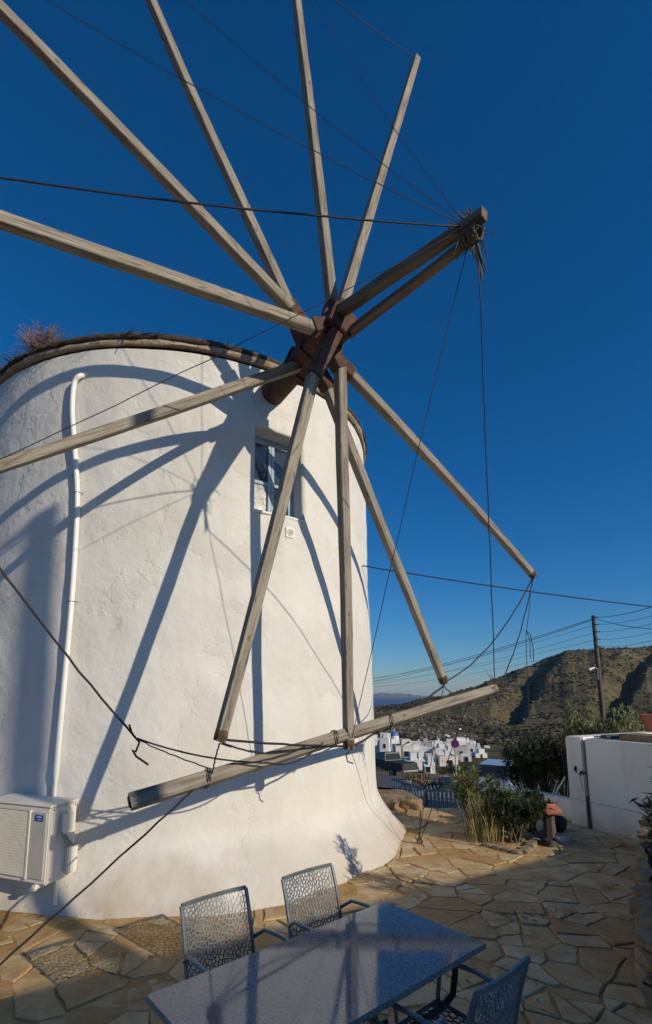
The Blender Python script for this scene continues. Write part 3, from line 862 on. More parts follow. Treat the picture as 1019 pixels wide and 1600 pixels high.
# stay wires from the bowsprit end to the spar tips, rim wires from tip to tip
def rope(name, a, b, s, r=.0085, parent=wheel, mat='steel_cable', n=16, wob=.004):
    return MB().tube(sag(a, b, s, n, wob), r, 5).build(name, mat, parent, smooth=True)
for k, s in (('A', .12), ('B', .12), ('C', .16), ('K', .10), ('J', .05)):
    rope('stay_wire', B1 + Vector((-.02, 0, .05)), TIP[k], s, .0038 if k != 'K' else .008)
rope('stay_wire', B1 + Vector((0, 0, -.03)), TIP['H'] + Vector((.03, -.08, .12)), -.06, .004)
rope('stay_wire', TIP['D'], TIP['C'], .05, .006)
rope('stay_wire', TIP['K'], TIP['A'], .2, .008)
rope('stay_wire', TIP['A'], TIP['B'], .2, .008)
rope('stay_wire', TIP['B'], TIP['C'], .2, .008)
rope('stay_wire', TIP['K'], TIP['J'], .15, .008)
# eyelet hardware where the wires meet the lashing
for dx, dz in ((-.16, .06), (-.05, .16), (.0, .2)):
    p = B1 + Vector((dx, 0, dz)); MB().tube([p + Vector((math.cos(t) * .02, 0, math.sin(t) * .03)) for t in [2 * math.pi * i / 10 for i in range(11)]], .007, 5).build('eye_bolt', 'rusty_iron', wheel)
# lower rim rope: F -> G, H, I with slack and tails
rope('rim_rope', TIP['F'], TIP['G'], .22, .009)
rope('rim_rope', TIP['G'] + Vector((0, 0, -.03)), TIP['H'], .03, .012)
rope('rim_rope', TIP['I'] + Vector((0, 0, .02)), TIP['H'] + Vector((0, 0, .03)), .02, .011)
rope('rim_rope', TIP['I'] + Vector((0, 0, .0)), TIP['I'].lerp(TIP['H'], .62), .08, .008)

# ============================================================ FALLEN SPAR lashed across the lower tips
FL, FR_ = at(203, 1253, 4.25), at(774, 1076, 6.15)
fallen = thing('fallen_spar', 'broken grey timber spar tied slanting across the lower spar tips', 'timber', FL)
fs_ = spar_mesh('timber', FL, FR_, .125, .098, 'weathered_wood', fallen, (0.2, -.9, .4), 77, 20)
e = (FR_ - FL).normalized()
MB().tube([FL - e * .012, FL + e * .03], [.045, .06], 8).build('broken_end', 'tip_rust', fallen)
spl = MB(); rng = random.Random(21)
for i in range(26):
    p = FR_ - e * rng.uniform(-.02, .12) + Vector((0, rng.gauss(0, .03), rng.gauss(0, .04)))
    q = p + Vector((rng.uniform(-.08, .14), rng.gauss(0, .05), rng.uniform(-.26, .18)))
    spl.tube([p, p.lerp(q, .5) + Vector((.03, 0, .02)), q], [.006, .005, .003], 4)
spl.build('splintered_binding', 'rope_fibre', fallen)
for t in (.155, .46, .62):
    c = FL.lerp(FR_, t); lb = MB()
    for j in range(2):
        cc = c + e * (j * .022 - .03); x_ = e.cross(Vector((0, 0, 1))).normalized(); y_ = x_.cross(e)
        lb.tube([cc + (x_ * math.cos(a) + y_ * math.sin(a)) * .08 + e * .03 * math.sin(a) for a in [2 * math.pi * k / 10 for k in range(11)]], .0045, 5)
    lb.build('binding_wire', 'steel_cable', fallen)
rope('tie_rope', B1 + Vector((.05, 0, -.40)), FR_, .02, .006, fallen)
rope('tie_rope', TIP['F'], FR_ + Vector((.05, 0, .03)), .14, .008, fallen)
rope('tie_rope', TIP['I'] + Vector((0, 0, -.02)), FL.lerp(FR_, .16), .0, .007, fallen)
rope('tie_rope', TIP['I'] + Vector((0, 0, -.02)), FL.lerp(FR_, .29) + Vector((0, 0, .05)), .01, .005, fallen)
rope('tie_rope', TIP['G'] + Vector((-.01, -.03, -.05)), FL.lerp(FR_, .86), .0, .007, fallen)
# rope from the left spar tip with a bent iron hook, running to the fallen spar
hk = at(212, 1153, 4.45)
hook = thing('hook_rope', 'dark rope with a bent iron hook strung in front of the tower', 'rope', hk)
rope('rope_run', TIP['J'] + Vector((0, 0, 0)), hk, .06, .010, hook)
rope('rope_tail', hk, FL.lerp(FR_, .165) + Vector((0, 0, .06)), .02, .006, hook)
q = at(420, 1192, 4.62)
MB().tube(sag(hk, q, .05, 8) + sag(q, at(505, 1160, 5.0), .08, 8)[1:], .008, 5).build('rope_tail', 'steel_cable', hook, smooth=True)
MB().tube([at(202, 1132, 4.45), at(206, 1145, 4.44), hk, at(218, 1160, 4.43), at(212, 1175, 4.43), at(207, 1172, 4.44), at(213, 1182, 4.44), at(232, 1195, 4.44)], .009, 6).build('hook', 'rusty_iron', hook)
# guy rope to the ground at lower left
g0 = FL.lerp(FR_, .13) + Vector((0, -.05, -.05)); g1 = on_z(-60, 1560, 0.02)
guy = thing('guy_rope', 'thin rope pulled from the fallen spar down to the paving at left', 'rope', g1)
rope('rope_run', g0, g1, .01, .009, guy)
# anchored rope at the right of the tower
a0 = on_z(656, 1317, 0.03); a1 = TIP['G'] + Vector((0, .04, -.05))
anc = thing('anchor_rope', 'double rope tied to an iron ring in the paving beside the tower', 'rope', a0)
rope('rope_run', a1, a0 + Vector((-.02, 0, .05)), .0, .005, anc)
rope('rope_run', FL.lerp(FR_, .9), a0 + Vector((.02, .0, .05)), .0, .006, anc)
mid_ = a0 + Vector((.04, .05, .42))
MB().tube([a0, a0 + Vector((.015, .02, .2)), mid_], .012, 6).build('rod', 'rusty_iron', anc)
MB().tube([a0 + Vector((math.cos(t) * .035, 0, .02 + math.sin(t) * .04)) for t in [2 * math.pi * i / 12 for i in range(13)]], .010, 6).build('ring', 'rusty_iron', anc)
# loose cable ends under the right-hand spar tip
fc = thing('loose_cable', 'loose dark cable ends dangling from the right spar tip', 'cable', TIP['F'])
f1 = TIP['F'] + Vector((-.03, 0, -.05))
MB().tube([f1, at(826, 960, f1.y), at(822, 990, f1.y), at(823, 1030, f1.y), at(829, 1170, f1.y)], .005, 5).build('cable_end', 'steel_cable', fc)
MB().tube([at(822, 985, f1.y), at(829, 992, f1.y), at(833, 1012, f1.y), at(834, 1034, f1.y)], .006, 5).build('cable_end', 'steel_cable', fc)
MB().tube([at(822, 985, f1.y), at(828, 1000, f1.y), at(829, 1030, f1.y)], .005, 5).build('cable_end', 'steel_cable', fc)
MB().tube([TIP['H'] + Vector((0, -.05, -.02)), at(541, 1180, 5.2), at(543, 1190, 5.2), at(552, 1193, 5.2)], .007, 5).build('cable_end', 'steel_cable', fc)

# ============================================================ AIR CONDITIONER on the tower foot
ac0 = Vector((-2.39, 5.0, 0))                       # front right corner on plan
sd = Vector((.11, .30, 0)).normalized(); fd = Vector((-sd.y, sd.x, 0))    # depth and width directions
AW, AD, AZ0, AZ1 = .86, .34, .33, 1.03
ac = thing('air_conditioner', 'cream outdoor air conditioner unit hung low on the windmill wall', 'air conditioner', ac0 + Vector((0, 0, AZ0)))
Ma = Matrix((fd, sd, (0, 0, 1))).transposed()
def al(x, y, z): return ac0 + fd * x + sd * y + Vector((0, 0, z))
MB().box(al(AW / 2, AD / 2, (AZ0 + AZ1) / 2), (AW, AD, AZ1 - AZ0), M=Ma).build('casing', 'ac_cream', ac, bevel=.012)
MB().box(al(AW / 2, AD / 2, AZ1 + .008), (AW + .025, AD + .02, .022), M=Ma).build('top_cover', 'ac_cream', ac, bevel=.006)
MB().box(al(.125, -.006, (AZ0 + AZ1) / 2), (.19, .014, AZ1 - AZ0 - .10), M=Ma).build('front_panel', 'ac_grey', ac, bevel=.004)
gr = MB().box(al(.53, -.004, (AZ0 + AZ1) / 2), (.58, .008, AZ1 - AZ0 - .10), M=Ma).build('grille', 'ac_dark', ac)
gb = MB()
for i in range(38): gb.box(al(.26 + .54 * i / 37, -.014, (AZ0 + AZ1) / 2), (.0065, .008, AZ1 - AZ0 - .11), M=Ma)
for i in range(24): gb.box(al(.53, -.012, AZ0 + .06 + (AZ1 - AZ0 - .12) * i / 23), (.56, .006, .006), M=Ma)
gb.build('grille_wires', 'ac_cream', gr)
for x in (.235, .82): MB().box(al(x, -.012, (AZ0 + AZ1) / 2), (.02, .02, AZ1 - AZ0 - .08), M=Ma).build('grille_frame', 'ac_cream', gr)
bdg = MB().box(al(.115, -.016, AZ1 - .10), (.10, .006, .055), M=Ma).build('badge', 'badge_blue', ac)
MB().box(al(.115, -.0205, AZ1 - .09), (.06, .003, .006), M=Ma).build('badge_line', 'badge_white', bdg)
MB().box(al(.115, -.0205, AZ1 - .112), (.035, .003, .004), M=Ma).build('badge_line', 'badge_white', bdg)
MB().box(al(-.016, .20, AZ1 - .17), (.03, .15, .18), M=Ma).build('service_cover', 'ac_cream', ac, bevel=.008)
MB().box(al(-.03, .27, AZ0 + .17), (.07, .11, .26), M=Ma).build('valve_cover', 'ac_cream', ac, bevel=.012)
for y, dz in ((.13, 0), (.17, .02)):
    MB().tube([al(-.03, y, AZ1 - .26 - dz), al(-.05, y + .03, AZ1 - .34), al(-.06, y + .08, AZ1 - .39), al(-.06, y + .14, AZ1 - .40), al(-.05, y + .18, AZ1 - .43)], .011, 6).build('hose', 'grey_conduit', ac, smooth=True)
for x in (.12, .70):
    MB().box(al(x, AD / 2 + .10, AZ0 - .02), (.04, AD + .24, .035), M=Ma).build('bracket', 'ac_cream', ac)
for y, z in ((.05, AZ0 + .04), (.30, AZ0 + .04), (.04, AZ1 - .03), (.31, AZ1 - .03)):
    MB().box(al(-.003, y, z), (.006, .012, .012), M=Ma).build('screw', 'ac_dark', ac)
MB().tube([al(.10, .02, AZ0 - .005), al(.14, .02, AZ0 - .05), al(.20, .02, AZ0 - .06)], .02, 8).build('drain_stub', 'pipe_white', ac)

# ============================================================ TABLE
tA, tB, tC = Vector((.956, 2.96, 0)), Vector((.554, 3.58, 0)), Vector((-.709, 2.528, 0))
tx_ = (tB - tC).normalized(); ty_ = Vector((tx_.y, -tx_.x, 0))
TL, TW = (tB - tC).length, (tA - tB).length
tctr = tB - tx_ * TL / 2 + ty_ * TW / 2
table = thing('patio_table', 'rectangular polished grey granite table on black iron legs', 'table', tctr, local=True, rz=math.atan2(tx_.y, tx_.x))
MB().box((0, 0, .725), (TL, TW, .03)).build('tabletop', 'granite', table, bevel=.003)
for sx in (-1, 1):
    for sy in (-1, 1):
        x0, y0 = sx * (TL / 2 - .16), sy * (TW / 2 - .10)
        MB().tube([(x0, y0, .708), (x0, y0, .60), (x0 - sx * .015, y0 - sy * .01, .50), (x0 - sx * .06, y0 - sy * .05, .43), (x0 - sx * .16, y0 - sy * .12, .37), (x0 - sx * .25, y0 - sy * .17, .33), (x0 - sx * .28, y0 - sy * .18, .26), (x0 - sx * .22, y0 - sy * .15, .12), (x0 - sx * .08, y0 - sy * .06, .012)], .018, 8).build('leg', 'table_iron', table, smooth=True)
MB().tube([(-TL / 2 + .42, 0, .34), (TL / 2 - .42, 0, .34)], .015, 8).build('stretcher', 'table_iron', table)
MB().tube([(-TL / 2 + .14, -TW / 2 + .09, .70), (TL / 2 - .14, -TW / 2 + .09, .70), (TL / 2 - .14, TW / 2 - .09, .70), (-TL / 2 + .14, TW / 2 - .09, .70), (-TL / 2 + .14, -TW / 2 + .09, .70)], .013, 6).build('apron', 'table_iron', table)

# ============================================================ CHAIRS  (local: seat faces -Y, back at +Y)
def crackle(W, Hh, cell, f, seed, wid=.0042, th_=.003):
    rg = random.Random(seed); pts = []
    for i in range(9000):
        x, y = rg.uniform(-W / 2, W / 2), rg.uniform(0, Hh)
        if all((x - a) ** 2 + ((y - b) * .8) ** 2 > (cell * .72) ** 2 for a, b in pts): pts.append((x, y))
    mb = MB()
    for c, poly in voronoi(pts, [(-W / 2, 0), (W / 2, 0), (W / 2, Hh), (-W / 2, Hh)], 20):
        q = shrink(poly, wid * rg.uniform(.5, .8))
        if not q or len(q) < 3:
            mb.add([f(x, y, th_) for x, y in poly], [tuple(range(len(poly)))]); continue
        # ring between the cell edge and its hole
        cx = sum(p[0] for p in q) / len(q); cy = sum(p[1] for p in q) / len(q)
        n = len(poly); inner = []
        for x, y in poly:
            b = min(q, key=lambda p: (p[0] - x) ** 2 + (p[1] - y) ** 2); inner.append(b)
        vs = [f(x, y, th_) for x, y in poly] + [f(x, y, th_) for x, y in inner] + [f(x, y, -th_) for x, y in inner] + [f(x, y, -th_) for x, y in poly]
        fs = []
        for i in range(n):
            j = (i + 1) % n
            fs += [(i, j, n + j, n + i), (n + i, n + j, 2 * n + j, 2 * n + i), (2 * n + i, 2 * n + j, 3 * n + j, 3 * n + i)]
        mb.add(vs, fs)
    return mb
def bk_f(x, y, d):       # backrest surface: reclined and curved round the sitter
    return Vector((x, .20 + .055 * (y / .43) + .05 * (y / .43) ** 2 - .34 * x * x + d, .435 + y * .985))
def st_f(x, y, d): return Vector((x, -.24 + y, .435 + .02 * (1 - y / .44) - .20 * (.22 ** 2 - x * x) + d))
def make_chair():
    c = thing('armchair', 'x', 'chair', (0, 0, 0), local=True)
    b = crackle(.435, .425, .0245, bk_f, 5, .0050)
    b.build('backrest', 'chair_blue', c)
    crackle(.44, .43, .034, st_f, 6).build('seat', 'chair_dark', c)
    top = [bk_f(-.225 + .45 * i / 12, .432, 0) for i in range(13)]
    ed = [bk_f(-.226, .43 * i / 8, 0) for i in range(9)]; ed2 = [bk_f(.226, .43 * i / 8, 0) for i in range(9)]
    for q_ in (ed, ed2): MB().tube(q_, .0125, 8).build('back_frame', 'chair_blue', c, smooth='auto')
    tr_ = MB()
    for i in range(12): tr_.beam(top[i], top[i + 1], .014, .022)
    tr_.build('top_rail', 'chair_blue', c)
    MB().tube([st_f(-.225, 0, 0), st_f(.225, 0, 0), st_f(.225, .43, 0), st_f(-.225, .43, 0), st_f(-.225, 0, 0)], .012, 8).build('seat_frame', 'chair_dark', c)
    for s in (-1, 1):
        x = .235 * s
        MB().tube([bk_f(x, .16, 0), (x * 1.10, .12, .655), (x * 1.14, -.02, .665), (x * 1.14, -.17, .655), (x * 1.13, -.225, .625), (x * 1.10, -.245, .56), (x * 1.04, -.25, .45), (x * 1.03, -.26, .25), (x * 1.04, -.28, .006)], .0125, 8).build('arm', 'chair_blue', c, smooth=True)
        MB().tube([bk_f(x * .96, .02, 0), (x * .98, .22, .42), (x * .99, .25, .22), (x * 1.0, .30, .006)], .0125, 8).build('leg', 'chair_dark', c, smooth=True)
    return c
ch0 = make_chair()
ang = math.atan2(tx_.y, tx_.x)
def place(o, L_, Rr, face, label):
    """L_, Rr: plan positions of the top rail ends"""
    mid = (Vector(L_) + Vector(Rr)) / 2
    base = mid + Vector(face) * -0.0
    rz = math.atan2(face[1], face[0]) + math.pi / 2
    back = Vector((math.cos(rz + math.pi / 2), math.sin(rz + math.pi / 2), 0))
    o.location = (mid.x - back.x * .285, mid.y - back.y * .285, 0.012); o.rotation_euler = (0, 0, rz)
    o['label'] = label; o['group'] = 'blue metal armchairs round the granite table'
nrm = Vector((tx_.y, -tx_.x, 0))
place(ch0, (-.70, 3.15, 0), (-.352, 3.46, 0), nrm, 'blue perforated metal armchair nearest the air conditioner, tower side of table')
place(copy_tree(ch0), (-.12, 3.58, 0), (.225, 3.90, 0), nrm, 'blue perforated metal armchair right of another, between table and tower')
place(copy_tree(ch0), (1.08, 2.58, 0), (.72, 2.30, 0), -nrm, 'blue perforated metal armchair at the right corner of the table, back turned')
place(copy_tree(ch0), (.54, 2.13, 0), (.20, 1.84, 0), -nrm, 'blue metal armchair cut off by the bottom edge of the picture')

# ============================================================ RIGHT-HAND SIDE: walls, bed, posts
wa, wb = on_z(893, 1288), on_z(1019, 1319)
wd = (wb - wa).normalized(); wb2 = wa + wd * 4.0; wn = Vector((-wd.y, wd.x, 0))       # wn points away from the camera
if wn.x < 0: wn = -wn
WH = 1.41
wall_t = thing('garden_wall', 'thick whitewashed block wall with flat top at the right of the terrace', 'wall', wa)
def wpt(s, t, z): return wa + wd * s + wn * t + Vector((0, 0, z))
def slab(s0, s1, t0, t1, z0, z1): 
    b = MB(); b.add([wpt(s, t, z) for z in (z0, z1) for s, t in ((s0, t0), (s1, t0), (s1, t1), (s0, t1))], [(3, 2, 1, 0), (4, 5, 6, 7), (0, 1, 5, 4), (1, 2, 6, 5), (2, 3, 7, 6), (3, 0, 4, 7)]); return b
slab(0, .30, 0, 2.6, -.15, WH).build('wall_end', 'whitewash', wall_t, bevel=.02)
slab(.34, 4.2, 0, 2.6, -.15, WH - .015).build('wall_body', 'whitewash', wall_t, bevel=.02)
slab(.295, .345, .05, 2.5, -.15, WH - .06).build('joint_strip', 'grey_conduit', wall_t)
MB().tube([wpt(.335, -.018, .02), wpt(.33, -.018, .5)], .018, 6).build('lower_pipe', 'dark_stone', wall_t)
MB().tube([wpt(.325, -.012, .5), wpt(.32, -.012, WH)], .011, 6).build('upper_pipe', 'grey_conduit', wall_t)
for s, z, q in ((.16, .93, .05), (.26, .88, .04), (.31, .86, .015)):
    b = MB()
    for i in range(5): b.tube([wpt(s + random.uniform(-.02, .02), -.006, z + random.uniform(-.02, .03)), wpt(s + random.uniform(-.03, .03), -.02, z - q + random.uniform(-.05, .03))], .012, 5)
    b.build('iron_stub', 'dark_stone', wall_t)
MB().tube([wpt(.2, -.01, .85), wpt(.24, -.012, .7), wpt(.25, -.012, .6), wpt(.22, -.012, .57), wpt(.17, -.012, .58)], .004, 5).build('hanging_wire', 'grey_conduit', wall_t)
# thin line strung along the wall
ln = thing('clothes_line', 'thin grey line strung low along the white block wall', 'line', wpt(-.35, -.12, .46))
MB().tube(sag(wpt(-.45, -.12, .46), wpt(4, -.06, .38), .01, 10), .004, 5).build('line', 'grey_conduit', ln)
# planks and a coil of hose on the wall top
pl = thing('timber_plank', 'ochre timber plank lying on top of the white block wall', 'plank', wpt(1.9, .35, WH))
slab(.80, 3.6, .18, .62, WH - .013, WH + .085).build('plank', 'plank_wood', pl, bevel=.004)
hs = thing('hose_coil', 'small dark hose coil lying on the white block wall', 'hose', wpt(.62, .25, WH))
for k in range(3): MB().tube([wpt(.62 + math.cos(t) * (.10 - .01 * k), .28 + math.sin(t) * .22, WH + .01 + .016 * k) for t in [2 * math.pi * i / 18 for i in range(19)]], .013, 6).build('hose_loop', 'wire_black', hs)
MB().tube([wpt(.52, .3, WH + .01), wpt(.46, .2, WH + .012), wpt(.44, .12, WH + .012)], .013, 6).build('hose_end', 'wire_black', hs)
pt = at(1022, 1140, 9.6)
pot = thing('terracotta_pot', 'orange terracotta pot standing behind the white block wall', 'pot', (pt.x, pt.y, WH - .01))
MB().lathe([(.13, 0), (.19, .25), (.21, .27), (.21, .33), (.18, .33), (.16, .20), (.0, .19)], 20, (pt.x, pt.y, WH - .01)).build('pot_body', 'terracotta', pot, smooth='auto')
# low white wall behind the planting bed
lw0, lw1 = on_z(800, 1262, -.02), on_z(900, 1288, -.02)
low = thing('low_wall', 'low white wall in shade behind the planting bed', 'wall', lw0)
d_ = (lw1 - lw0); d_.normalize(); n_ = Vector((-d_.y, d_.x, 0))
b = MB(); q = [lw0 - d_ * .5, lw1 + d_ * .25, lw1 + d_ * .25 + n_ * .22, lw0 - d_ * .5 + n_ * .22]
b.add([p + Vector((0, 0, z)) for z in (-.2, .36) for p in q], [(3, 2, 1, 0), (4, 5, 6, 7), (0, 1, 5, 4), (1, 2, 6, 5), (2, 3, 7, 6), (3, 0, 4, 7)])
b.build('wall_block', 'whitewash', low, bevel=.02)
# kerb edging the bed
def rock(mb, c, s, seed, sub=2, rough=.28):
    bm = bmesh.new(); bmesh.ops.create_icosphere(bm, subdivisions=sub, radius=1)
    for v in bm.verts:
        p = v.co.copy(); k = 1 + rough * noise.fractal(p * .9 + Vector((seed * 3.1, seed, 0)), 1, 2, 3)
        q = Vector((max(-.8, min(.8, p.x * 1.1)), max(-.8, min(.8, p.y * 1.1)), max(-.75, min(.75, p.z * 1.1))))
        v.co = Vector((q.x * s[0] * k, q.y * s[1] * k, q.z * s[2] * k))
    bm.verts.ensure_lookup_table(); ro = Matrix.Rotation(seed * 1.7, 3, 'Z')
    mb.add([Vector(c) + ro @ v.co for v in bm.verts], [[v.index for v in f.verts] for f in bm.faces]); bm.free()
k0, k1, k2 = on_z(757, 1320, .02), on_z(815, 1334, .02), on_z(852, 1300, .02)
kb = thing('bed_kerb', 'pale stone kerb along the front of the planting bed', 'kerb', k0)
for i in range(4):
    a, b_ = k0.lerp(k1, i / 4 + .01), k0.lerp(k1, (i + 1) / 4 - .01)
    MB().beam(a + Vector((0, 0, .005 * (i % 2))), b_, .15, .06).build('kerb_stone', 'kerb_stone', kb, bevel=.015)
for i in range(4):
    a, b_ = k1.lerp(k2, i / 4 + .03), k1.lerp(k2, (i + 1) / 4 - .01)
    MB().beam(a, b_ + Vector((0, 0, .004)), .12, .06).build('kerb_stone', 'kerb_stone', kb, bevel=.015)
# terracotta-topped post
pb = on_z(860, 1316)
po = thing('lantern_post', 'rustic wooden post with a terracotta tile cap at the corner of the bed', 'post', pb)
MB().tube([pb + Vector((0, 0, -.02)), pb + Vector((.004, 0, .16)), pb + Vector((.002, 0, .30)), pb + Vector((.004, 0, .40))], [.10, .085, .08, .075], 7).build('post', 'post_wood', po, smooth='auto')
bowl = MB().lathe([(.05, .395), (.20, .415), (.205, .445), (.13, .50), (.105, .545), (.075, .545), (.07, .50), (0, .49)], 6, pb).build('tile_cap', 'terracotta', po, bevel=.008)
b = MB(); rng = random.Random(31)
def leaf(mb, p, d, L, w, up=Vector((0, 0, 1))):
    d = d.normalized(); s = d.cross(up)
    if s.length < 1e-3: s = Vector((1, 0, 0))
    s.normalize(); nn = s.cross(d); m_ = p + d * L * .5 + nn * L * .08
    mb.add([p, m_ + s * w / 2 - nn * w * .2, p + d * L - nn * L * .08, m_ - s * w / 2 - nn * w * .2], [(0, 1, 2, 3)])
for i in range(26): leaf(b, pb + Vector((rng.gauss(0, .03), rng.gauss(0, .03), .51)), Vector((rng.gauss(0, .6), rng.gauss(0, .6), 1)), rng.uniform(.08, .15), .02)
b.build('succulent', 'leaf_dark', po)
rk = on_z(877, 1318); r1 = thing('pale_rock', 'small whitish rock beside the foot of the wooden post', 'rock', rk); b = MB(); rock(b, rk + Vector((0, 0, .045)), (.12, .10, .08), 2); b.build('stone', 'pale_stone', r1)
rk = on_z(857, 1322); r1 = thing('dark_rock', 'small dark rock in front of the wooden post', 'rock', rk); b = MB(); rock(b, rk + Vector((0, 0, .04)), (.13, .10, .07), 3); b.build('stone', 'dark_stone', r1)
pk = on_z(872, 1300); dp = thing('dark_pot', 'round black pot standing behind the wooden post', 'pot', pk)
MB().lathe([(.07, 0), (.12, .06), (.14, .14), (.12, .22), (.10, .23), (.09, .20), (0, .19)], 16, pk).build('pot_body', 'pot_dark', dp, smooth='auto')
# pale stick leaning by the low wall
sk = at(868, 1240, 9.1); MBs = MB().tube([sk, at(883, 1214, 9.15)], .012, 6)
stick = thing('white_stick', 'pale stick leaning beside the end of the white block wall', 'stick', sk); MBs.build('stick', 'pipe_white', stick)
# rock ledge and round stone next to the tower foot
lg = on_z(615, 1265); ledge = thing('rock_ledge', 'flat-topped natural rock ledge just right of the tower foot', 'rock', lg)
b = MB(); rock(b, lg + Vector((.02, .45, .07)), (.62, .50, .16), 5, 4, .35); b.build('ledge', 'field_stone', ledge)
b = MB(); rock(b, on_z(645, 1268) + Vector((0, .2, .08)), (.19, .24, .15), 8, 3, .35); b.build('block', 'field_stone', ledge)
ms = on_z(607, 1290); mst = thing('round_stone', 'round worn stone leaning against the tower foot', 'stone', ms)
b = MB(); rock(b, ms + Vector((0, 0, .10)), (.15, .09, .13), 1, 3, .12); b.build('stone', 'field_stone', mst, smooth=True)
# dry stone wall at the right edge
sw0 = on_z(1012, 1330); sw1 = on_z(1008, 1520)
dw = thing('dry_stone_wall', 'rough dry stone wall in shade at the right edge of the terrace', 'wall', sw1)
rng = random.Random(17); L = (sw0 - sw1).length; dd = (sw0 - sw1).normalized(); nn = Vector((dd.y, -dd.x, 0))
z = 0.0; row = 0
while z < .40:
    s = -.6 + (row % 2) * .09
    while s < L:
        l = rng.uniform(.16, .34); h = rng.uniform(.10, .15)
        b = MB(); rock(b, sw1 + dd * (s + l / 2) + nn * (.12 + rng.uniform(-.03, .03)) + Vector((0, 0, z + h * .45)), (.17, l * .6, h * .62), rng.randint(1, 90) * 0 + rng.choice((0, 3.7)) / 1.7 * 0 + rng.uniform(-.1, .1), 2, .3)
        b.build('stone', rng.choice(('field_stone', 'field_stone', 'kerb_stone')), dw); s += l * .98
    z += .115; row += 1
ir = on_z(1004, 1535, .25); rod = thing('iron_rod', 'short dark iron rod leaning on the dry stone wall', 'rod', on_z(1019, 1560))
MB().tube([ir, ir + Vector((.22, -.12, -.06))], .008, 6).build('rod', 'rusty_iron', rod)
# small sprinkle of dead leaves
dl = MB(); rng = random.Random(5)
for i in range(230):
    u, v = (rng.gauss(830, 45), rng.gauss(1430, 7)) if i < 110 else (rng.uniform(560, 1010), rng.uniform(1340, 1590))
    p = on_z(u, v, .022); leaf(dl, p, Vector((rng.gauss(0, 1), rng.gauss(0, 1), .15)), rng.uniform(.02, .045), .015)
tag(dl.build('fallen_leaves', 'leaf_brown'), 'scattered dry brown leaves on the flagstones', 'leaves', kind='stuff')

# ============================================================ PLANTS
def bush(name, label, base, rx, ry, h, n, L, w, mats, seed, group=None, stems=9, up=.5, droop=0.0, shape=1.0, cat='shrub', zlo=.15):
    rg = random.Random(seed); base = Vector(base); t = thing(name, label, cat, base, group)
    sb_ = MB(); heads = []
    for i in range(stems):
        a = rg.uniform(0, 6.28); rr = math.sqrt(rg.random())
        e = base + Vector((math.cos(a) * rx * rr * .85, math.sin(a) * ry * rr * .85, h * rg.uniform(.55, .96) * (1 - .25 * rr)))
        m_ = base.lerp(e, .5) + Vector((rg.gauss(0, .05), rg.gauss(0, .05), h * .08))
        s0 = base + Vector((rg.gauss(0, .05), rg.gauss(0, .05), 0))
        sb_.tube([s0, m_, e], [.016, .011, .005], 5); heads.append((s0, m_, e))
        for k in range(3):
            f_ = rg.uniform(.4, .95); p = m_.lerp(e, f_); e2 = p + Vector((rg.gauss(0, rx * .35), rg.gauss(0, ry * .35), rg.uniform(.05, .25) * h))
            sb_.tube([p, e2], [.007, .003], 4); heads.append((p, p.lerp(e2, .5), e2))
    sb_.build('stem', 'stem_brown', t)
    mbs = [MB() for _ in mats]
    for i in range(n):
        p0, p1, p2 = rg.choice(heads); f_ = rg.random() ** .6
        p = p1.lerp(p2, f_) + Vector((rg.gauss(0, .02), rg.gauss(0, .02), rg.gauss(0, .02)))
        ax_ = (p2 - p1).normalized()
        d = Vector((rg.gauss(0, 1), rg.gauss(0, 1), rg.gauss(0, .6))).normalized() * 1.0 + ax_ * up + Vector((0, 0, up * .5 - droop))
        k = min(len(mats) - 1, int(rg.random() ** shape * len(mats)))
        leaf(mbs[k], p, d, L * rg.uniform(.6, 1.2), w * rg.uniform(.7, 1.2))
    for mb, mt in zip(mbs, mats):
        if mb.v: mb.build('foliage' if 'flower' not in mt else 'flowers', mt, t)
    return t
pb1 = on_z(738, 1300); 
bush('oleander_bush', 'sunlit oleander bush with pale pink flowers at the left of the bed', pb1, .36, .36, .92, 1300, .13, .024, ('leaf_green', 'leaf_bright', 'leaf_pale'), 1, stems=14, up=.9)
fl = MB(); rng = random.Random(2)
for u, v in ((727, 1214), (728, 1232), (735, 1222)):
    c = at(u, v, pb1.y - .1)
    for i in range(14): leaf(fl, c + Vector((rng.gauss(0, .02), rng.gauss(0, .02), rng.gauss(0, .02))), Vector((rng.gauss(0, 1), rng.gauss(0, 1), rng.gauss(0, 1))), .04, .03)
ob = [o for o in bpy.data.objects if o.name == 'oleander_bush'][0]; fl.build('flowers', 'flower_pink', ob)
gb0 = on_z(757, 1316); gc = thing('dry_grass_clump', 'tall clump of straw-coloured dry grass at the front of the bed', 'grass', gb0)
b = MB(); bg_ = MB(); rng = random.Random(8)
for i in range(330):
    s0 = gb0 + Vector((rng.gauss(0, .10), rng.gauss(0, .08), 0)); a = rng.uniform(0, 6.28); hh = rng.uniform(.25, .70); ln_ = rng.uniform(.02, .22)
    e = s0 + Vector((math.cos(a) * ln_, math.sin(a) * ln_, hh)); m_ = s0.lerp(e, .55) + Vector((-math.cos(a) * ln_ * .2, 0, .02))
    side = Vector((rng.gauss(0, 1), rng.gauss(0, 1), 0)).normalized() * rng.uniform(.003, .006)
    (b if rng.random() < .72 else bg_).add([s0 - side, s0 + side, m_ + side, m_ - side, e], [(0, 1, 2, 3), (3, 2, 4)])
b.build('dry_blades', 'leaf_dry', gc); bg_.build('green_blades', 'leaf_green', gc)
bush('dark_shrub', 'dense dark green shrub in shade behind the dry grass', on_z(806, 1316),   .46, .36, .70, 3400, .11, .03, ('leaf_dark', 'leaf_dark', 'leaf_green'), 12, stems=26, up=.4)
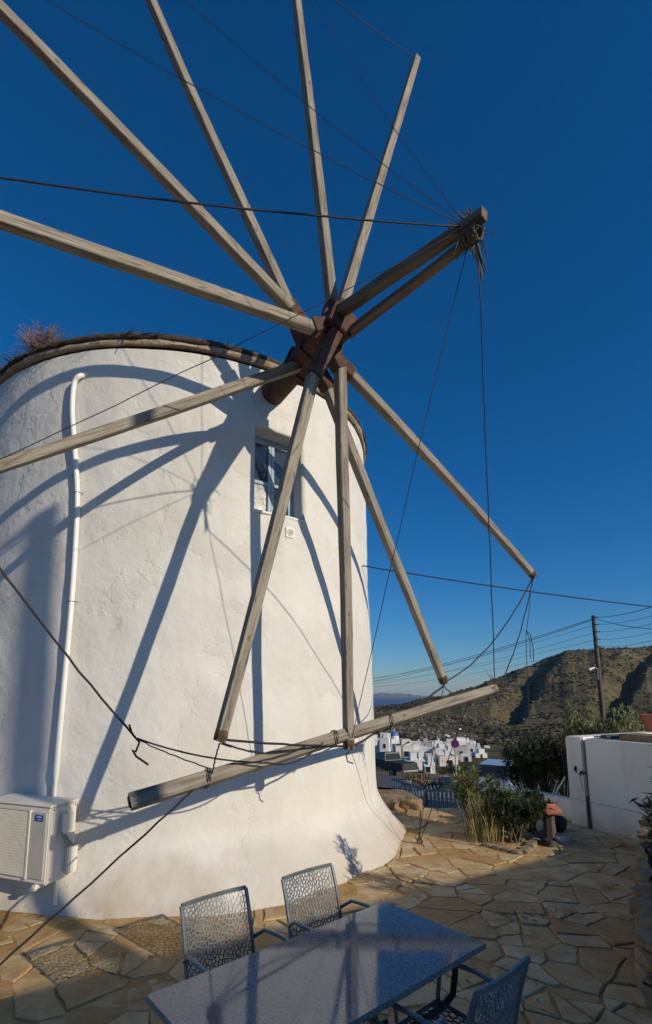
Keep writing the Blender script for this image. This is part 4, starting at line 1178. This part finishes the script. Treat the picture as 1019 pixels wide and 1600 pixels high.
bush('young_oleander', 'bright green leafy shoot between oleander and dark shrub', on_z(782, 1306), .20, .2, .80, 420, .13, .024, ('leaf_green', 'leaf_bright'), 13, stems=7, up=.9)
bush('dark_shrub', 'low dark shrub against the low white wall', on_z(834, 1302), .30, .26, .62, 1700, .09, .028, ('leaf_dark', 'leaf_green'), 14, stems=16, up=.4)
q = at(862, 1245, 10.6); bush('large_oleander', 'large dark oleander behind the low white wall', (q.x - .15, q.y, terr(q.x, q.y)), .75, .6, 1.72, 3600, .14, .028, ('leaf_dark', 'leaf_dark', 'leaf_green'), 15, stems=36, up=.6)
q = at(828, 1245, 11.0); bush('large_oleander', 'darker broad oleander left of the one by the low wall', (q.x, q.y, terr(q.x, q.y)), .5, .5, 1.25, 2400, .14, .03, ('leaf_dark', 'leaf_dark', 'leaf_green'), 16, stems=30, up=.5)
q = at(880, 1215, 10.2); bush('brown_shrub', 'brownish flowering shrub touching the end of the block wall', (q.x, q.y, terr(q.x, q.y)), .3, .4, 1.72, 900, .10, .03, ('leaf_purple', 'leaf_brown', 'leaf_dark'), 18, stems=14, up=.6)
for i, (u, lab) in enumerate(((905, 'pale green hedge bush at the left end above the white wall'), (945, 'bright hedge bush in the middle above the white wall'), (985, 'green hedge bush at the right end above the white wall'))):
    q = at(u, 1150, 13.2 - i * .4); z0 = terr(q.x, q.y)
    bush('hedge_bush', lab, (q.x, q.y, z0), .62, .5, 2.1 + .07 * i - z0 * 0 + (-.07 - z0) - .30, 2600, .15, .036, ('leaf_bright', 'leaf_pale', 'leaf_pale'), 20 + i, 'hedge above the white wall', stems=40, up=.9)
q = at(1062, 1255, 4.3); bush('purple_plant', 'plant with purple and green leaves poking in at the right edge', (q.x, q.y, 0.0), .30, .3, 1.78, 700, .13, .035, ('leaf_purple', 'leaf_green', 'leaf_dark'), 40, stems=10, up=.5)

# ============================================================ POWER POLE AND CABLES
pY = 30.0
p_top = at(927, 962, pY); p_ft = Vector((p_top.x, p_top.y, terr(p_top.x, p_top.y)))
upole = thing('utility_pole', 'tall dark wooden utility pole rising behind the hedge', 'pole', p_ft)
MB().tube([p_ft - Vector((0, 0, .3)), p_ft.lerp(p_top, .5) + Vector((.03, 0, 0)), p_top], [.17, .14, .11], 10).build('pole_shaft', 'post_wood', upole, smooth='auto')
for i, dz in enumerate((.10, .55, 1.0, 1.45, 1.9)):
    c = p_top - Vector((0, 0, dz))
    MB().tube([c + Vector((-.05, -.1, 0)), c + Vector((.22, -.14, 0))], .035, 6).build('insulator', 'dark_stone', upole)
lp = at(931, 1044, pY - .3); arm = MB().tube([at(935, 1062, pY - .15), at(934, 1045, pY - .25), at(929, 1043, pY - .4)], .03, 6).build('lamp_arm', 'galvanised', upole)
MB().tube([at(929, 1043, pY - .4), at(920, 1047, pY - .5)], [.05, .10], 8).build('lamp_head', 'galvanised', upole)
for dz, (u, v), Y2, (ur, vr) in ((.12, (560, 1064), 60, (1060, 935)), (.2, (560, 1068), 60, (1060, 985)), (.55, (560, 1062), 62, (1060, 950)), (1.0, (560, 1071), 60, (1060, 962)), (1.45, (560, 1066), 64, (1060, 977)), (1.9, (560, 1074), 62, (1060, 990))):
    c = p_top - Vector((0, 0, dz)); e = at(u, v, Y2)
    MB().tube(sag(c + Vector((.1, -.12, 0)), e, .5, 14), .018 if dz < .5 else .009, 4).build('wire', 'wire_black', upole)
    MB().tube(sag(c + Vector((.1, -.12, 0)), at(ur, vr, 16), .15, 8), .013 if dz < .5 else .008, 4).build('wire', 'wire_black', upole)
c0 = on_tower(566, 884) or Vector((1.1, 8.2, 3.6)); c1 = at(1100, 957, 9.0)
oc = thing('overhead_cable', 'black cable slung from the tower to the right across the sky', 'cable', c0)
MB().tube(sag(c0, c1, .05, 20), .011, 5).build('cable', 'wire_black', oc)
# unseen pole with arm, added to cast a dark band on the tower's left
q = Vector((-2.95, 5.62, 4.35)) + SUN * 13.0
p2 = thing('utility_pole', 'unseen pole added behind the viewer to cast a shadow on the tower', 'pole', (q.x, q.y, -.07))
MB().tube([(q.x, q.y, -.3), (q.x + .02, q.y, 5), (q.x, q.y, q.z)], [.12, .11, .10], 10).build('pole_shaft', 'post_wood', p2)
MB().tube([(q.x, q.y, q.z - .15), (q.x - .35, q.y - .3, q.z), (q.x - .6, q.y - .5, q.z - .06)], [.05, .05, .12], 8).build('lamp_arm', 'galvanised', p2)

# ============================================================ STREET: fence, truck, car, sign, small things
f0, f1 = at(668, 1262, 10.9), at(712, 1266, 9.9)
f00 = at(614, 1243, 13.0)
fence = thing('picket_fence', 'low blue wooden picket fence at the end of the path', 'fence', f0)
def picket_run(a, b, n, h):
    for i in range(n):
        p = a.lerp(b, i / (n - 1)); d = (b - a).normalized()
        MB().prism([(-.032, 0), (.032, 0), (.032, h - .03), (0, h), (-.032, h - .03)], -.01, .01, lambda x, y, z, p=p, d=d: p + d * x + Vector((-d.y, d.x, 0)) * z + Vector((0, 0, y))).build('picket', 'picket_blue', fence)
    for zz_ in (.13, .34): MB().beam(a + Vector((0, 0, zz_)) + Vector((.0, .03, 0)), b + Vector((0, 0, zz_)) + Vector((.0, .03, 0)), .025, .045).build('rail', 'picket_blue', fence)
picket_run(f0, f1, 8, .45)
picket_run(f00 + Vector((0, 0, .05)), f0 + Vector((-.05, 0, .02)), 13, .34)
def wheel_(parent, c, r, w, axis, fac=1):
    a = Vector(axis).normalized()
    ty = MB().tube([Vector(c) - a * w / 2, Vector(c) - a * w * .42, Vector(c) + a * w * .42, Vector(c) + a * w / 2], [r * .9, r, r, r * .9], 20).build('wheel', 'tyre', parent, smooth='auto')
    MB().tube([Vector(c) + a * (w * .44), Vector(c) + a * (w * .53)], [r * .62, r * .5], 14).build('rim', 'chrome', ty)
def ext(mb, prof, y0, y1, tap=0.0):
    """side profile (x,z) extruded across y, upper points tucked in by tap"""
    zt = max(p[1] for p in prof); zb = min(p[1] for p in prof); n = len(prof)
    vs = []
    for y in (y0, y1):
        for x, z in prof: vs.append((x, y * (1 - tap * (z - zb) / (zt - zb)), z))
    mb.add(vs, [tuple(range(n - 1, -1, -1)), tuple(range(n, 2 * n))] + [(i, (i + 1) % n, (i + 1) % n + n, i + n) for i in range(n)]); return mb
tg = at(610, 1213, 41.0); tg.z = terr(tg.x, tg.y) + .12
tk = thing('pickup_truck', 'dark green pickup truck parked on the road beyond the tower', 'truck', tg, local=True, rz=R(113))
ext(MB(), [(-2.5, .55), (2.45, .5), (2.55, .75), (2.4, 1.02), (1.15, 1.10), (-2.5, 1.12)], -.85, .85).build('body', 'truck_paint', tk, bevel=.04)
ext(MB(), [(-.55, 1.11), (1.2, 1.11), (.55, 1.68), (-.35, 1.72)], -.80, .80, .16).build('cab', 'truck_paint', tk, bevel=.03)
for s in (-1, 1):
    b = MB(); b.add([(-.42, s * .80, 1.16), (.22, s * .80, 1.16), (.20, s * .705, 1.60), (-.30, s * .70, 1.60)], [(0, 1, 2, 3)]); b.build('side_window', 'dark_glass', tk)
    b = MB(); b.add([(.30, s * .80, 1.16), (1.0, s * .80, 1.16), (.52, s * .705, 1.60), (.28, s * .70, 1.60)], [(0, 1, 2, 3)]); b.build('side_window', 'dark_glass', tk)
    MB().box((-2.515, s * .76, .92), (.03, .09, .26)).build('tail_light', 'lamp_red', tk)
    for x in (-1.55, 1.6): wheel_(tk, (x, s * .78, .36), .37, .24, (0, s, 0))
b = MB(); b.add([(-.575, -.66, 1.2), (-.575, .66, 1.2), (-.40, .60, 1.62), (-.40, -.60, 1.62)], [(0, 1, 2, 3)]); b.build('rear_window', 'dark_glass', tk)
b = MB(); b.add([(1.16, -.70, 1.18), (1.16, .70, 1.18), (.62, .62, 1.62), (.62, -.62, 1.62)], [(0, 1, 2, 3)]); b.build('windscreen', 'dark_glass', tk)
MB().box((-1.55, 0, 1.118), (1.75, 1.42, .02)).build('load_bed', 'tyre', tk)
MB().box((-2.58, 0, .56), (.16, 1.6, .16)).build('bumper', 'chrome', tk, bevel=.03)
MB().box((-2.52, 0, .88), (.03, 1.30, .42)).build('tailgate', 'truck_paint', tk, bevel=.01)
cg = at(776, 1222, 24.0); cg.z = terr(cg.x, cg.y)
car = thing('parked_car', 'pale blue hatchback parked below the terrace behind the bushes', 'car', cg, local=True, rz=R(238))
ext(MB(), [(-1.9, .35), (1.9, .32), (2.0, .55), (1.85, .80), (1.0, .93), (-1.85, .95), (-1.95, .6)], -.80, .80).build('body', 'car_paint', car, bevel=.05)
ext(MB(), [(-1.75, .94), (1.15, .92), (.45, 1.44), (-1.35, 1.46)], -.77, .77, .16).build('roof', 'car_paint', car, bevel=.04)
for s in (-1, 1):
    for x0, x1, x2, x3 in ((-1.5, -.35, -.35, -1.25), (-.27, .85, .40, -.27)):
        b = MB(); b.add([(x0, s * .775, .98), (x1, s * .775, .98), (x2, s * .68, 1.38), (x3, s * .68, 1.38)], [(0, 1, 2, 3)]); b.build('side_window', 'dark_glass', car)
    for x in (-1.25, 1.25): wheel_(car, (x, s * .72, .30), .30, .2, (0, s, 0))
    MB().box((1.93, s * .6, .66), (.06, .3, .14)).build('headlight', 'chrome', car, bevel=.02)
b = MB(); b.add([(1.13, -.68, .965), (1.13, .68, .965), (.53, .60, 1.41), (.53, -.60, 1.41)], [(0, 1, 2, 3)]); b.build('windscreen', 'dark_glass', car)
b = MB(); b.add([(-1.77, -.66, .99), (-1.77, .66, .99), (-1.43, .58, 1.40), (-1.43, -.58, 1.40)], [(0, 1, 2, 3)]); b.build('rear_window', 'dark_glass', car)
# no-parking sign
sg = at(711, 1162, 21.0); sz = terr(sg.x, sg.y)
sign = thing('road_sign', 'round blue and red no parking sign on a thin grey post', 'sign', (sg.x, sg.y, sz))
MB().tube([(sg.x, sg.y + .03, sz - .1), (sg.x, sg.y + .03, sg.z + .12)], .03, 8).build('post', 'galvanised', sign)
fdir = (Vector((0, 0, EYE)) - sg); fdir.z = 0; fdir.normalize(); sxv = Vector((fdir.y, -fdir.x, 0))
def disc(r0, r1, o0, name, mat, n=28):
    b = MB()
    for i in range(n):
        t = 2 * math.pi * i / n
        for r in (r0, r1): b.v.append(tuple(sg + fdir * o0 + (sxv * math.cos(t) + Vector((0, 0, 1)) * math.sin(t)) * r))
    for i in range(n): a, c = 2 * i, 2 * ((i + 1) % n); b.f.append((a, c, c + 1, a + 1))
    return b.build(name, mat, sign)
MB().tube([sg - fdir * .012, sg + fdir * .012], .165, 28).build('disc', 'sign_blue', sign)
disc(.138, .165, .016, 'red_ring', 'sign_red')
MB().beam(sg + fdir * .017 + (sxv * .09 + Vector((0, 0, -.09))), sg + fdir * .017 + (sxv * -.09 + Vector((0, 0, .09))), .035, .004, up=fdir).build('red_slash', 'sign_red', sign)
# street lamp, red marker posts, white block, parapet along the road
st = at(628, 1183, 46.0); sz = terr(st.x, st.y); tp = at(628, 1166, 46.0)
slp = thing('street_lamp', 'dark street lamp with bent arm beyond the pickup truck', 'lamp', (st.x, st.y, sz))
MB().tube([(st.x, st.y, sz), tp, at(637, 1160, 46)], .06, 6).build('pole_shaft', 'dark_stone', slp)
MB().tube([at(637, 1160, 46), at(640, 1159.5, 46)], .09, 6).build('lamp_head', 'dark_stone', slp)
for i, (u, v, lab) in enumerate(((658, 1219, 'red marker post nearest the pickup at the road edge'), (686, 1222, 'red marker post further right at the road edge'))):
    q = at(u, v, 27.5 - i * 2.2); z0 = terr(q.x, q.y)
    mp = thing('marker_post', lab, 'post', (q.x, q.y, z0), 'red posts at the road edge')
    MB().tube([(q.x, q.y, z0 - .1), (q.x + .02, q.y, z0 + .62)], .045, 8).build('post', 'red_paint', mp)
    MB().tube([(q.x + .02, q.y, z0 + .62), (q.x + .02, q.y, z0 + .68)], [.05, .03], 8).build('cap', 'red_paint', mp)
q = at(696, 1221, 27.0); z0 = terr(q.x, q.y); wbk = thing('white_gatepost', 'small white masonry block beside the road', 'block', (q.x, q.y, z0))
MB().box((q.x, q.y, z0 + .25), (.40, .4, .7), rz=.4).build('block', 'whitewash', wbk, bevel=.03)
MB().box((q.x, q.y, z0 + .62), (.46, .46, .06), rz=.4).build('coping', 'whitewash', wbk, bevel=.01)
# roadside scrub
rng = random.Random(77)
labs = ['dark roadside bush behind the sign post', 'round roadside bush below the white houses', 'dry brown bush on the verge by the pickup truck', 'straw-coloured verge tuft left of the red posts', 'straw-coloured verge tuft right of the red posts', 'dark low bush by the parked car']
for (u, v, Y, rx, h, ms_), lab in zip(((716, 1205, 33, .9, 1.3, ('leaf_dark', 'leaf_green')), (700, 1205, 36, .9, 1.0, ('leaf_dark', 'leaf_green')), (648, 1212, 33, .7, .5, ('leaf_brown', 'leaf_dry')), (665, 1216, 29, .9, .4, ('leaf_dry', 'leaf_brown')), (678, 1222, 26, .7, .35, ('leaf_dry', 'leaf_brown')), (748, 1215, 26, .8, .9, ('leaf_dark', 'leaf_dark'))), labs):
    q = at(u, v, Y); bush('verge_bush', lab, (q.x, q.y, terr(q.x, q.y)), rx, rx, h, 500, .18, .07, ms_, int(u), stems=14, up=.5)

# ============================================================ TOWN on the slope below
rng = random.Random(23)
HOUSES = [  # left px, right px, base px, top px, material, distance, description
 (578, 597, 1178, 1156, 'town_white', 118, 'white house block next to the tower edge, left of the domed church'),
 (597, 611, 1180, 1154, 'town_white', 112, 'tall white house just left of the domed church'),
 (619, 648, 1192, 1167, 'town_cream', 78, 'broad cream house behind the street lamp'),
 (646, 664, 1192, 1174, 'town_white', 84, 'white house right of the broad cream house'),
 (655, 667, 1203, 1190, 'town_white', 66, 'small white house lowest in the cluster, near the red posts'),
 (669, 688, 1200, 1182, 'town_grey', 80, 'grey house front with dark windows'),
 (688, 717, 1204, 1183, 'town_cream', 76, 'large pale house with blank side left of the sign post'),
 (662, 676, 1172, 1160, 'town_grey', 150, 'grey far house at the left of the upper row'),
 (676, 692, 1172, 1159, 'town_white', 155, 'white far house beside the grey one in the upper row'),
 (664, 682, 1181, 1171, 'town_white', 120, 'low white house in the middle of the cluster'),
 (682, 699, 1183, 1170, 'town_white', 118, 'flat-roofed white house above the grey front'),
 (697, 712, 1186, 1175, 'town_white', 105, 'white house with bright wall behind the large pale house'),
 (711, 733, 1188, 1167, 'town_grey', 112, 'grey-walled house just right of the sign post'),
 (717, 745, 1176, 1159, 'town_white', 150, 'long white house at the top right of the cluster'),
 (733, 747, 1182, 1164, 'town_white', 140, 'white house stepping down at the right of the cluster'),
 (747, 755, 1181, 1169, 'town_white', 128, 'small white outlying house at the far right end'),
 (634, 652, 1176, 1163, 'town_white', 125, 'white house right of the dome, half hidden by the cream house'),
 (650, 663, 1180, 1166, 'town_white', 130, 'narrow white house in the back row near the dome'),
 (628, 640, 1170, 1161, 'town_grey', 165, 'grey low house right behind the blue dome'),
 (640, 660, 1168, 1160, 'town_white', 175, 'long low white house at the back, above the cream house'),
 (676, 700, 1192, 1184, 'town_white', 92, 'low white annex wall below the flat-roofed houses'),
 (700, 716, 1178, 1168, 'town_white', 135, 'white house behind the sign disc'),
 (690, 712, 1168, 1160, 'town_cream', 178, 'low cream house in the top row centre'),
 (744, 762, 1186, 1178, 'town_white', 120, 'low white house at the right foot of the cluster'),
 (724, 740, 1192, 1182, 'town_white', 98, 'white garden house right of the sign post foot'),
 (636, 656, 1200, 1191, 'town_white', 62, 'low white wall-like house behind the verge'),
 (667, 684, 1208, 1198, 'town_white', 58, 'low bright white shed near the road'),
 (756, 772, 1178, 1171, 'town_white', 165, 'single pale house set apart toward the bushes'),
 (596, 612, 1160, 1147, 'town_white', 160, 'white house highest behind the domed church'),
]
def house(u0, u1, vb, vt, mat, Y, lab, i):
    a, b, t = at(u0, vb, Y), at(u1, vb, Y), at(u0, vt, Y)
    w = b.x - a.x; h = t.z - a.z; dp = max(3.0, min(w, 6.0) * rng.uniform(.7, 1.0)); rz = rng.uniform(-.32, .05)
    c = (a + b) / 2; base = Vector((c.x, c.y + dp / 2, a.z))
    gz = min(terr(base.x + sx * w / 2, base.y + sy * dp / 2) for sx in (-1, 1) for sy in (-1, 1)) - .3
    o = thing('house', lab, 'house', base, 'white houses of the town', local=True, rz=rz)
    lowz = min(0.0, gz - base.z)
    MB().box((0, 0, (h + lowz) / 2), (w, dp, h - lowz)).build('wall', mat, o)
    for s, sz_ in (((0, -dp / 2 + .12, h + .06), (w, .24, .2)), ((0, dp / 2 - .12, h + .06), (w, .24, .2))): MB().box(s, sz_).build('parapet', mat, o)
    for sx in (-1, 1): MB().box((sx * (w / 2 - .12), 0, h + .058), (.236, dp - .5, .19)).build('parapet', mat, o)
    nw = max(1, int(w / 2.2)); fl = 2 if h > 4.2 else 1
    for f in range(fl):
        for k in range(nw):
            x = (k + .5) / nw * w - w / 2 + rng.uniform(-.2, .2); zc = h * (f + .55) / fl
            if rng.random() < .22: continue
            ww_, wh_ = rng.uniform(.4, .7), rng.uniform(.6, 1.0)
            fr_ = MB().box((x, -dp / 2 - .02, zc), (ww_ + .12, .10, wh_ + .12)).build('window', rng.choice((mat, mat, 'frame_blue')), o)
            MB().box((x, -dp / 2 - .075, zc), (ww_, .02, wh_)).build('pane', 'dark_glass', fr_)
    for sx in (-1, 1):
        if rng.random() < .7:
            fr_ = MB().box((sx * (w / 2 + .02), rng.uniform(-.5, .5), h * .55), (.10, .9, 1.2)).build('window', 'town_white', o)
            MB().box((sx * (w / 2 + .075), 0, h * .55), (.02, .6, .9)).build('pane', 'dark_glass', fr_)
    if rng.random() < .6:
        cx_ = rng.uniform(-w / 3, w / 3); ch = MB().box((cx_, 0, h + .4), (.45, .45, .8)).build('chimney', mat, o)
        MB().box((cx_, 0, h + .83), (.55, .55, .08)).build('chimney_cap', mat, ch)
    if rng.random() < .5: MB().box((rng.uniform(-w / 4, w / 4), dp * .1, h + .5), (w * .5, dp * .6, 1.0)).build('roof_room', mat, o)
for i, hh in enumerate(HOUSES): house(*hh, i)
# domed church
ca = at(612, 1176, 115); cb_ = at(626, 1176, 115); ct = at(612, 1155, 115); cw = cb_.x - ca.x; chh = ct.z - ca.z
cbase = Vector(((ca.x + cb_.x) / 2, ca.y + 1.2, ca.z)); church = thing('church', 'small white church with a blue dome', 'church', cbase, local=True)
MB().box((0, 0, chh / 2 - 1.2), (cw, cw * 1.3, chh + 2.4)).build('nave', 'town_white', church)
MB().lathe([(cw * .46, 0), (cw * .46, .7)], 20, (0, 0, chh)).build('drum', 'town_white', church)
dm = MB().lathe([(cw * .46 * math.cos(t), .7 + cw * .42 * math.sin(t)) for t in [math.pi / 2 * i / 8 for i in range(9)]], 20, (0, 0, chh)).build('dome', 'dome_blue', church, smooth=True)
MB().box((0, 0, chh + .7 + cw * .42 + .3), (.10, .10, .8)).box((0, 0, chh + .75 + cw * .42 + .35), (.4, .08, .1)).build('cross', 'town_white', dm)
for x in (-.5, .5): MB().box((x, -cw * .65 - .02, chh * .5), (.5, .06, 1.0)).build('window', 'dark_glass', church)
# scattered far farmhouses on the slope
for i, (u, v, lab) in enumerate(((718, 1140, 'lone tiny white farmhouse out on the slope above the town'), (700, 1151, 'tiny white farmhouse pair, right one, above the town'), (697, 1150, 'tiny white farmhouse pair, left one, above the town'), (630, 1115, 'tiny white farmhouse far left on the slope by the sea'))):
    p = on_terr(u, v); s = p.y / 780 * 3.4
    o = thing('farmhouse', lab, 'house', p, 'scattered farmhouses on the hillside')
    MB().box(p + Vector((0, 0, s * .25)), (s * 1.1, s * .8, s * .8), rz=.3).build('wall', 'town_white', o)
    MB().box(p + Vector((s * .5, 0, s * .1)), (s * .6, s * .6, s * .5), rz=.3).build('annex', 'town_white', o)

# ============================================================ HOUSE behind the viewer that shades the terrace
hd = Vector((.868, .496, 0)); hn = Vector((.496, -.868, 0)); HH = 3.3
edge = Vector((1.1, 5.75, 0)); o_ = edge + Vector((SUN.x, SUN.y, 0)) * (HH / SUN.z)
nb = thing('neighbour_house', 'flat-roofed white house behind the viewer shading the terrace', 'house', o_)
def hp(s, t, z): return o_ + hd * s + hn * t + Vector((0, 0, z))
def hbox(s0, s1, t0, t1, z0, z1):
    b = MB(); b.add([hp(s, t, z) for z in (z0, z1) for s, t in ((s0, t0), (s1, t0), (s1, t1), (s0, t1))], [(3, 2, 1, 0), (4, 5, 6, 7), (0, 1, 5, 4), (1, 2, 6, 5), (2, 3, 7, 6), (3, 0, 4, 7)]); return b
hbox(-4.6, 5.0, 0, 8, -.1, HH).build('wall', 'whitewash', nb, bevel=.03)
hbox(-2.9, -2.0, -.03, .0, .0, 2.1).build('door', 'door_blue', nb)
hbox(.5, 1.5, -.03, .0, 1.0, 2.0).build('window', 'frame_blue', nb)
#ch_ = hbox(-3.9, -3.3, .5, 1.0, HH, HH + .8).build('chimney', 'whitewash', nb)

# ============================================================ HILLSIDE SCRUB AND OUTCROPS (uncountable, one object each)
def scatter(name, mat, label, cat, count, smin, smax, flat, seed, cluster):
    rg = random.Random(seed); mb = MB(); k = 0; tries = 0
    ico = bmesh.new(); bmesh.ops.create_icosphere(ico, subdivisions=1, radius=1); iv = [v.co.copy() for v in ico.verts]; ico.verts.index_update(); fi = [[v.index for v in f.verts] for f in ico.faces]; ico.free()
    while k < count and tries < count * 8:
        tries += 1
        u = rg.uniform(.12, .74); Y = math.exp(rg.uniform(math.log(130), math.log(1500)))
        x, y = u * Y, Y
        if noise.fractal(Vector((x * .008, y * .008, seed)), 1, 2, 4) < cluster: continue
        if Y < 190 and u < .40: continue
        z = terr(x, y); s_ = rg.uniform(smin, smax) * (0.35 + Y / 900)
        a = rg.uniform(0, 6.28); ca, sa_ = math.cos(a), math.sin(a); fx, fz = rg.uniform(.7, 1.5), flat * rg.uniform(.6, 1.4)
        vs = []
        for p in iv:
            j = 1 + rg.uniform(-.3, .3); px, py, pz = p.x * s_ * fx * j, p.y * s_ * j, p.z * s_ * fz * j
            vs.append((x + px * ca - py * sa_, y + px * sa_ + py * ca, z + pz + s_ * fz * .2))
        mb.add(vs, fi); k += 1
    return tag(mb.build(name, mat), label, cat, kind='stuff')
leafm('scrub', (0.022, 0.024, 0.011), (0.06, 0.052, 0.025), 0.9)
simple('outcrop', (0.16, 0.135, 0.105), 0.95, 0, 0.4, 0.3, 0)
scatter('hillside_scrub', 'scrub', 'dark low scrub dotted over the dry hillside', 'scrub', 5200, .7, 2.6, .6, 3, -.02)
scatter('rock_outcrops', 'outcrop', 'grey rock outcrops scattered over the hillside', 'rocks', 3600, .5, 2.4, .6, 9, .12)

# ============================================================ AIR
hb_ = MB().box((0, 0, 80), (76000, 76000, 500))
haze = tag(hb_.build('haze', 'wire_black'), kind='stuff')
hm = bpy.data.materials.new('haze_air'); hm.use_nodes = True; ht = hm.node_tree
ht.nodes.remove(ht.nodes['Principled BSDF'])
pv = ht.nodes.new('ShaderNodeVolumePrincipled'); pv.inputs['Density'].default_value = 0.00002
pv.inputs['Color'].default_value = (0.75, 0.85, 1.0, 1)
ht.links.new(pv.outputs[0], ht.nodes['Material Output'].inputs['Volume'])
haze.data.materials.clear(); haze.data.materials.append(hm)
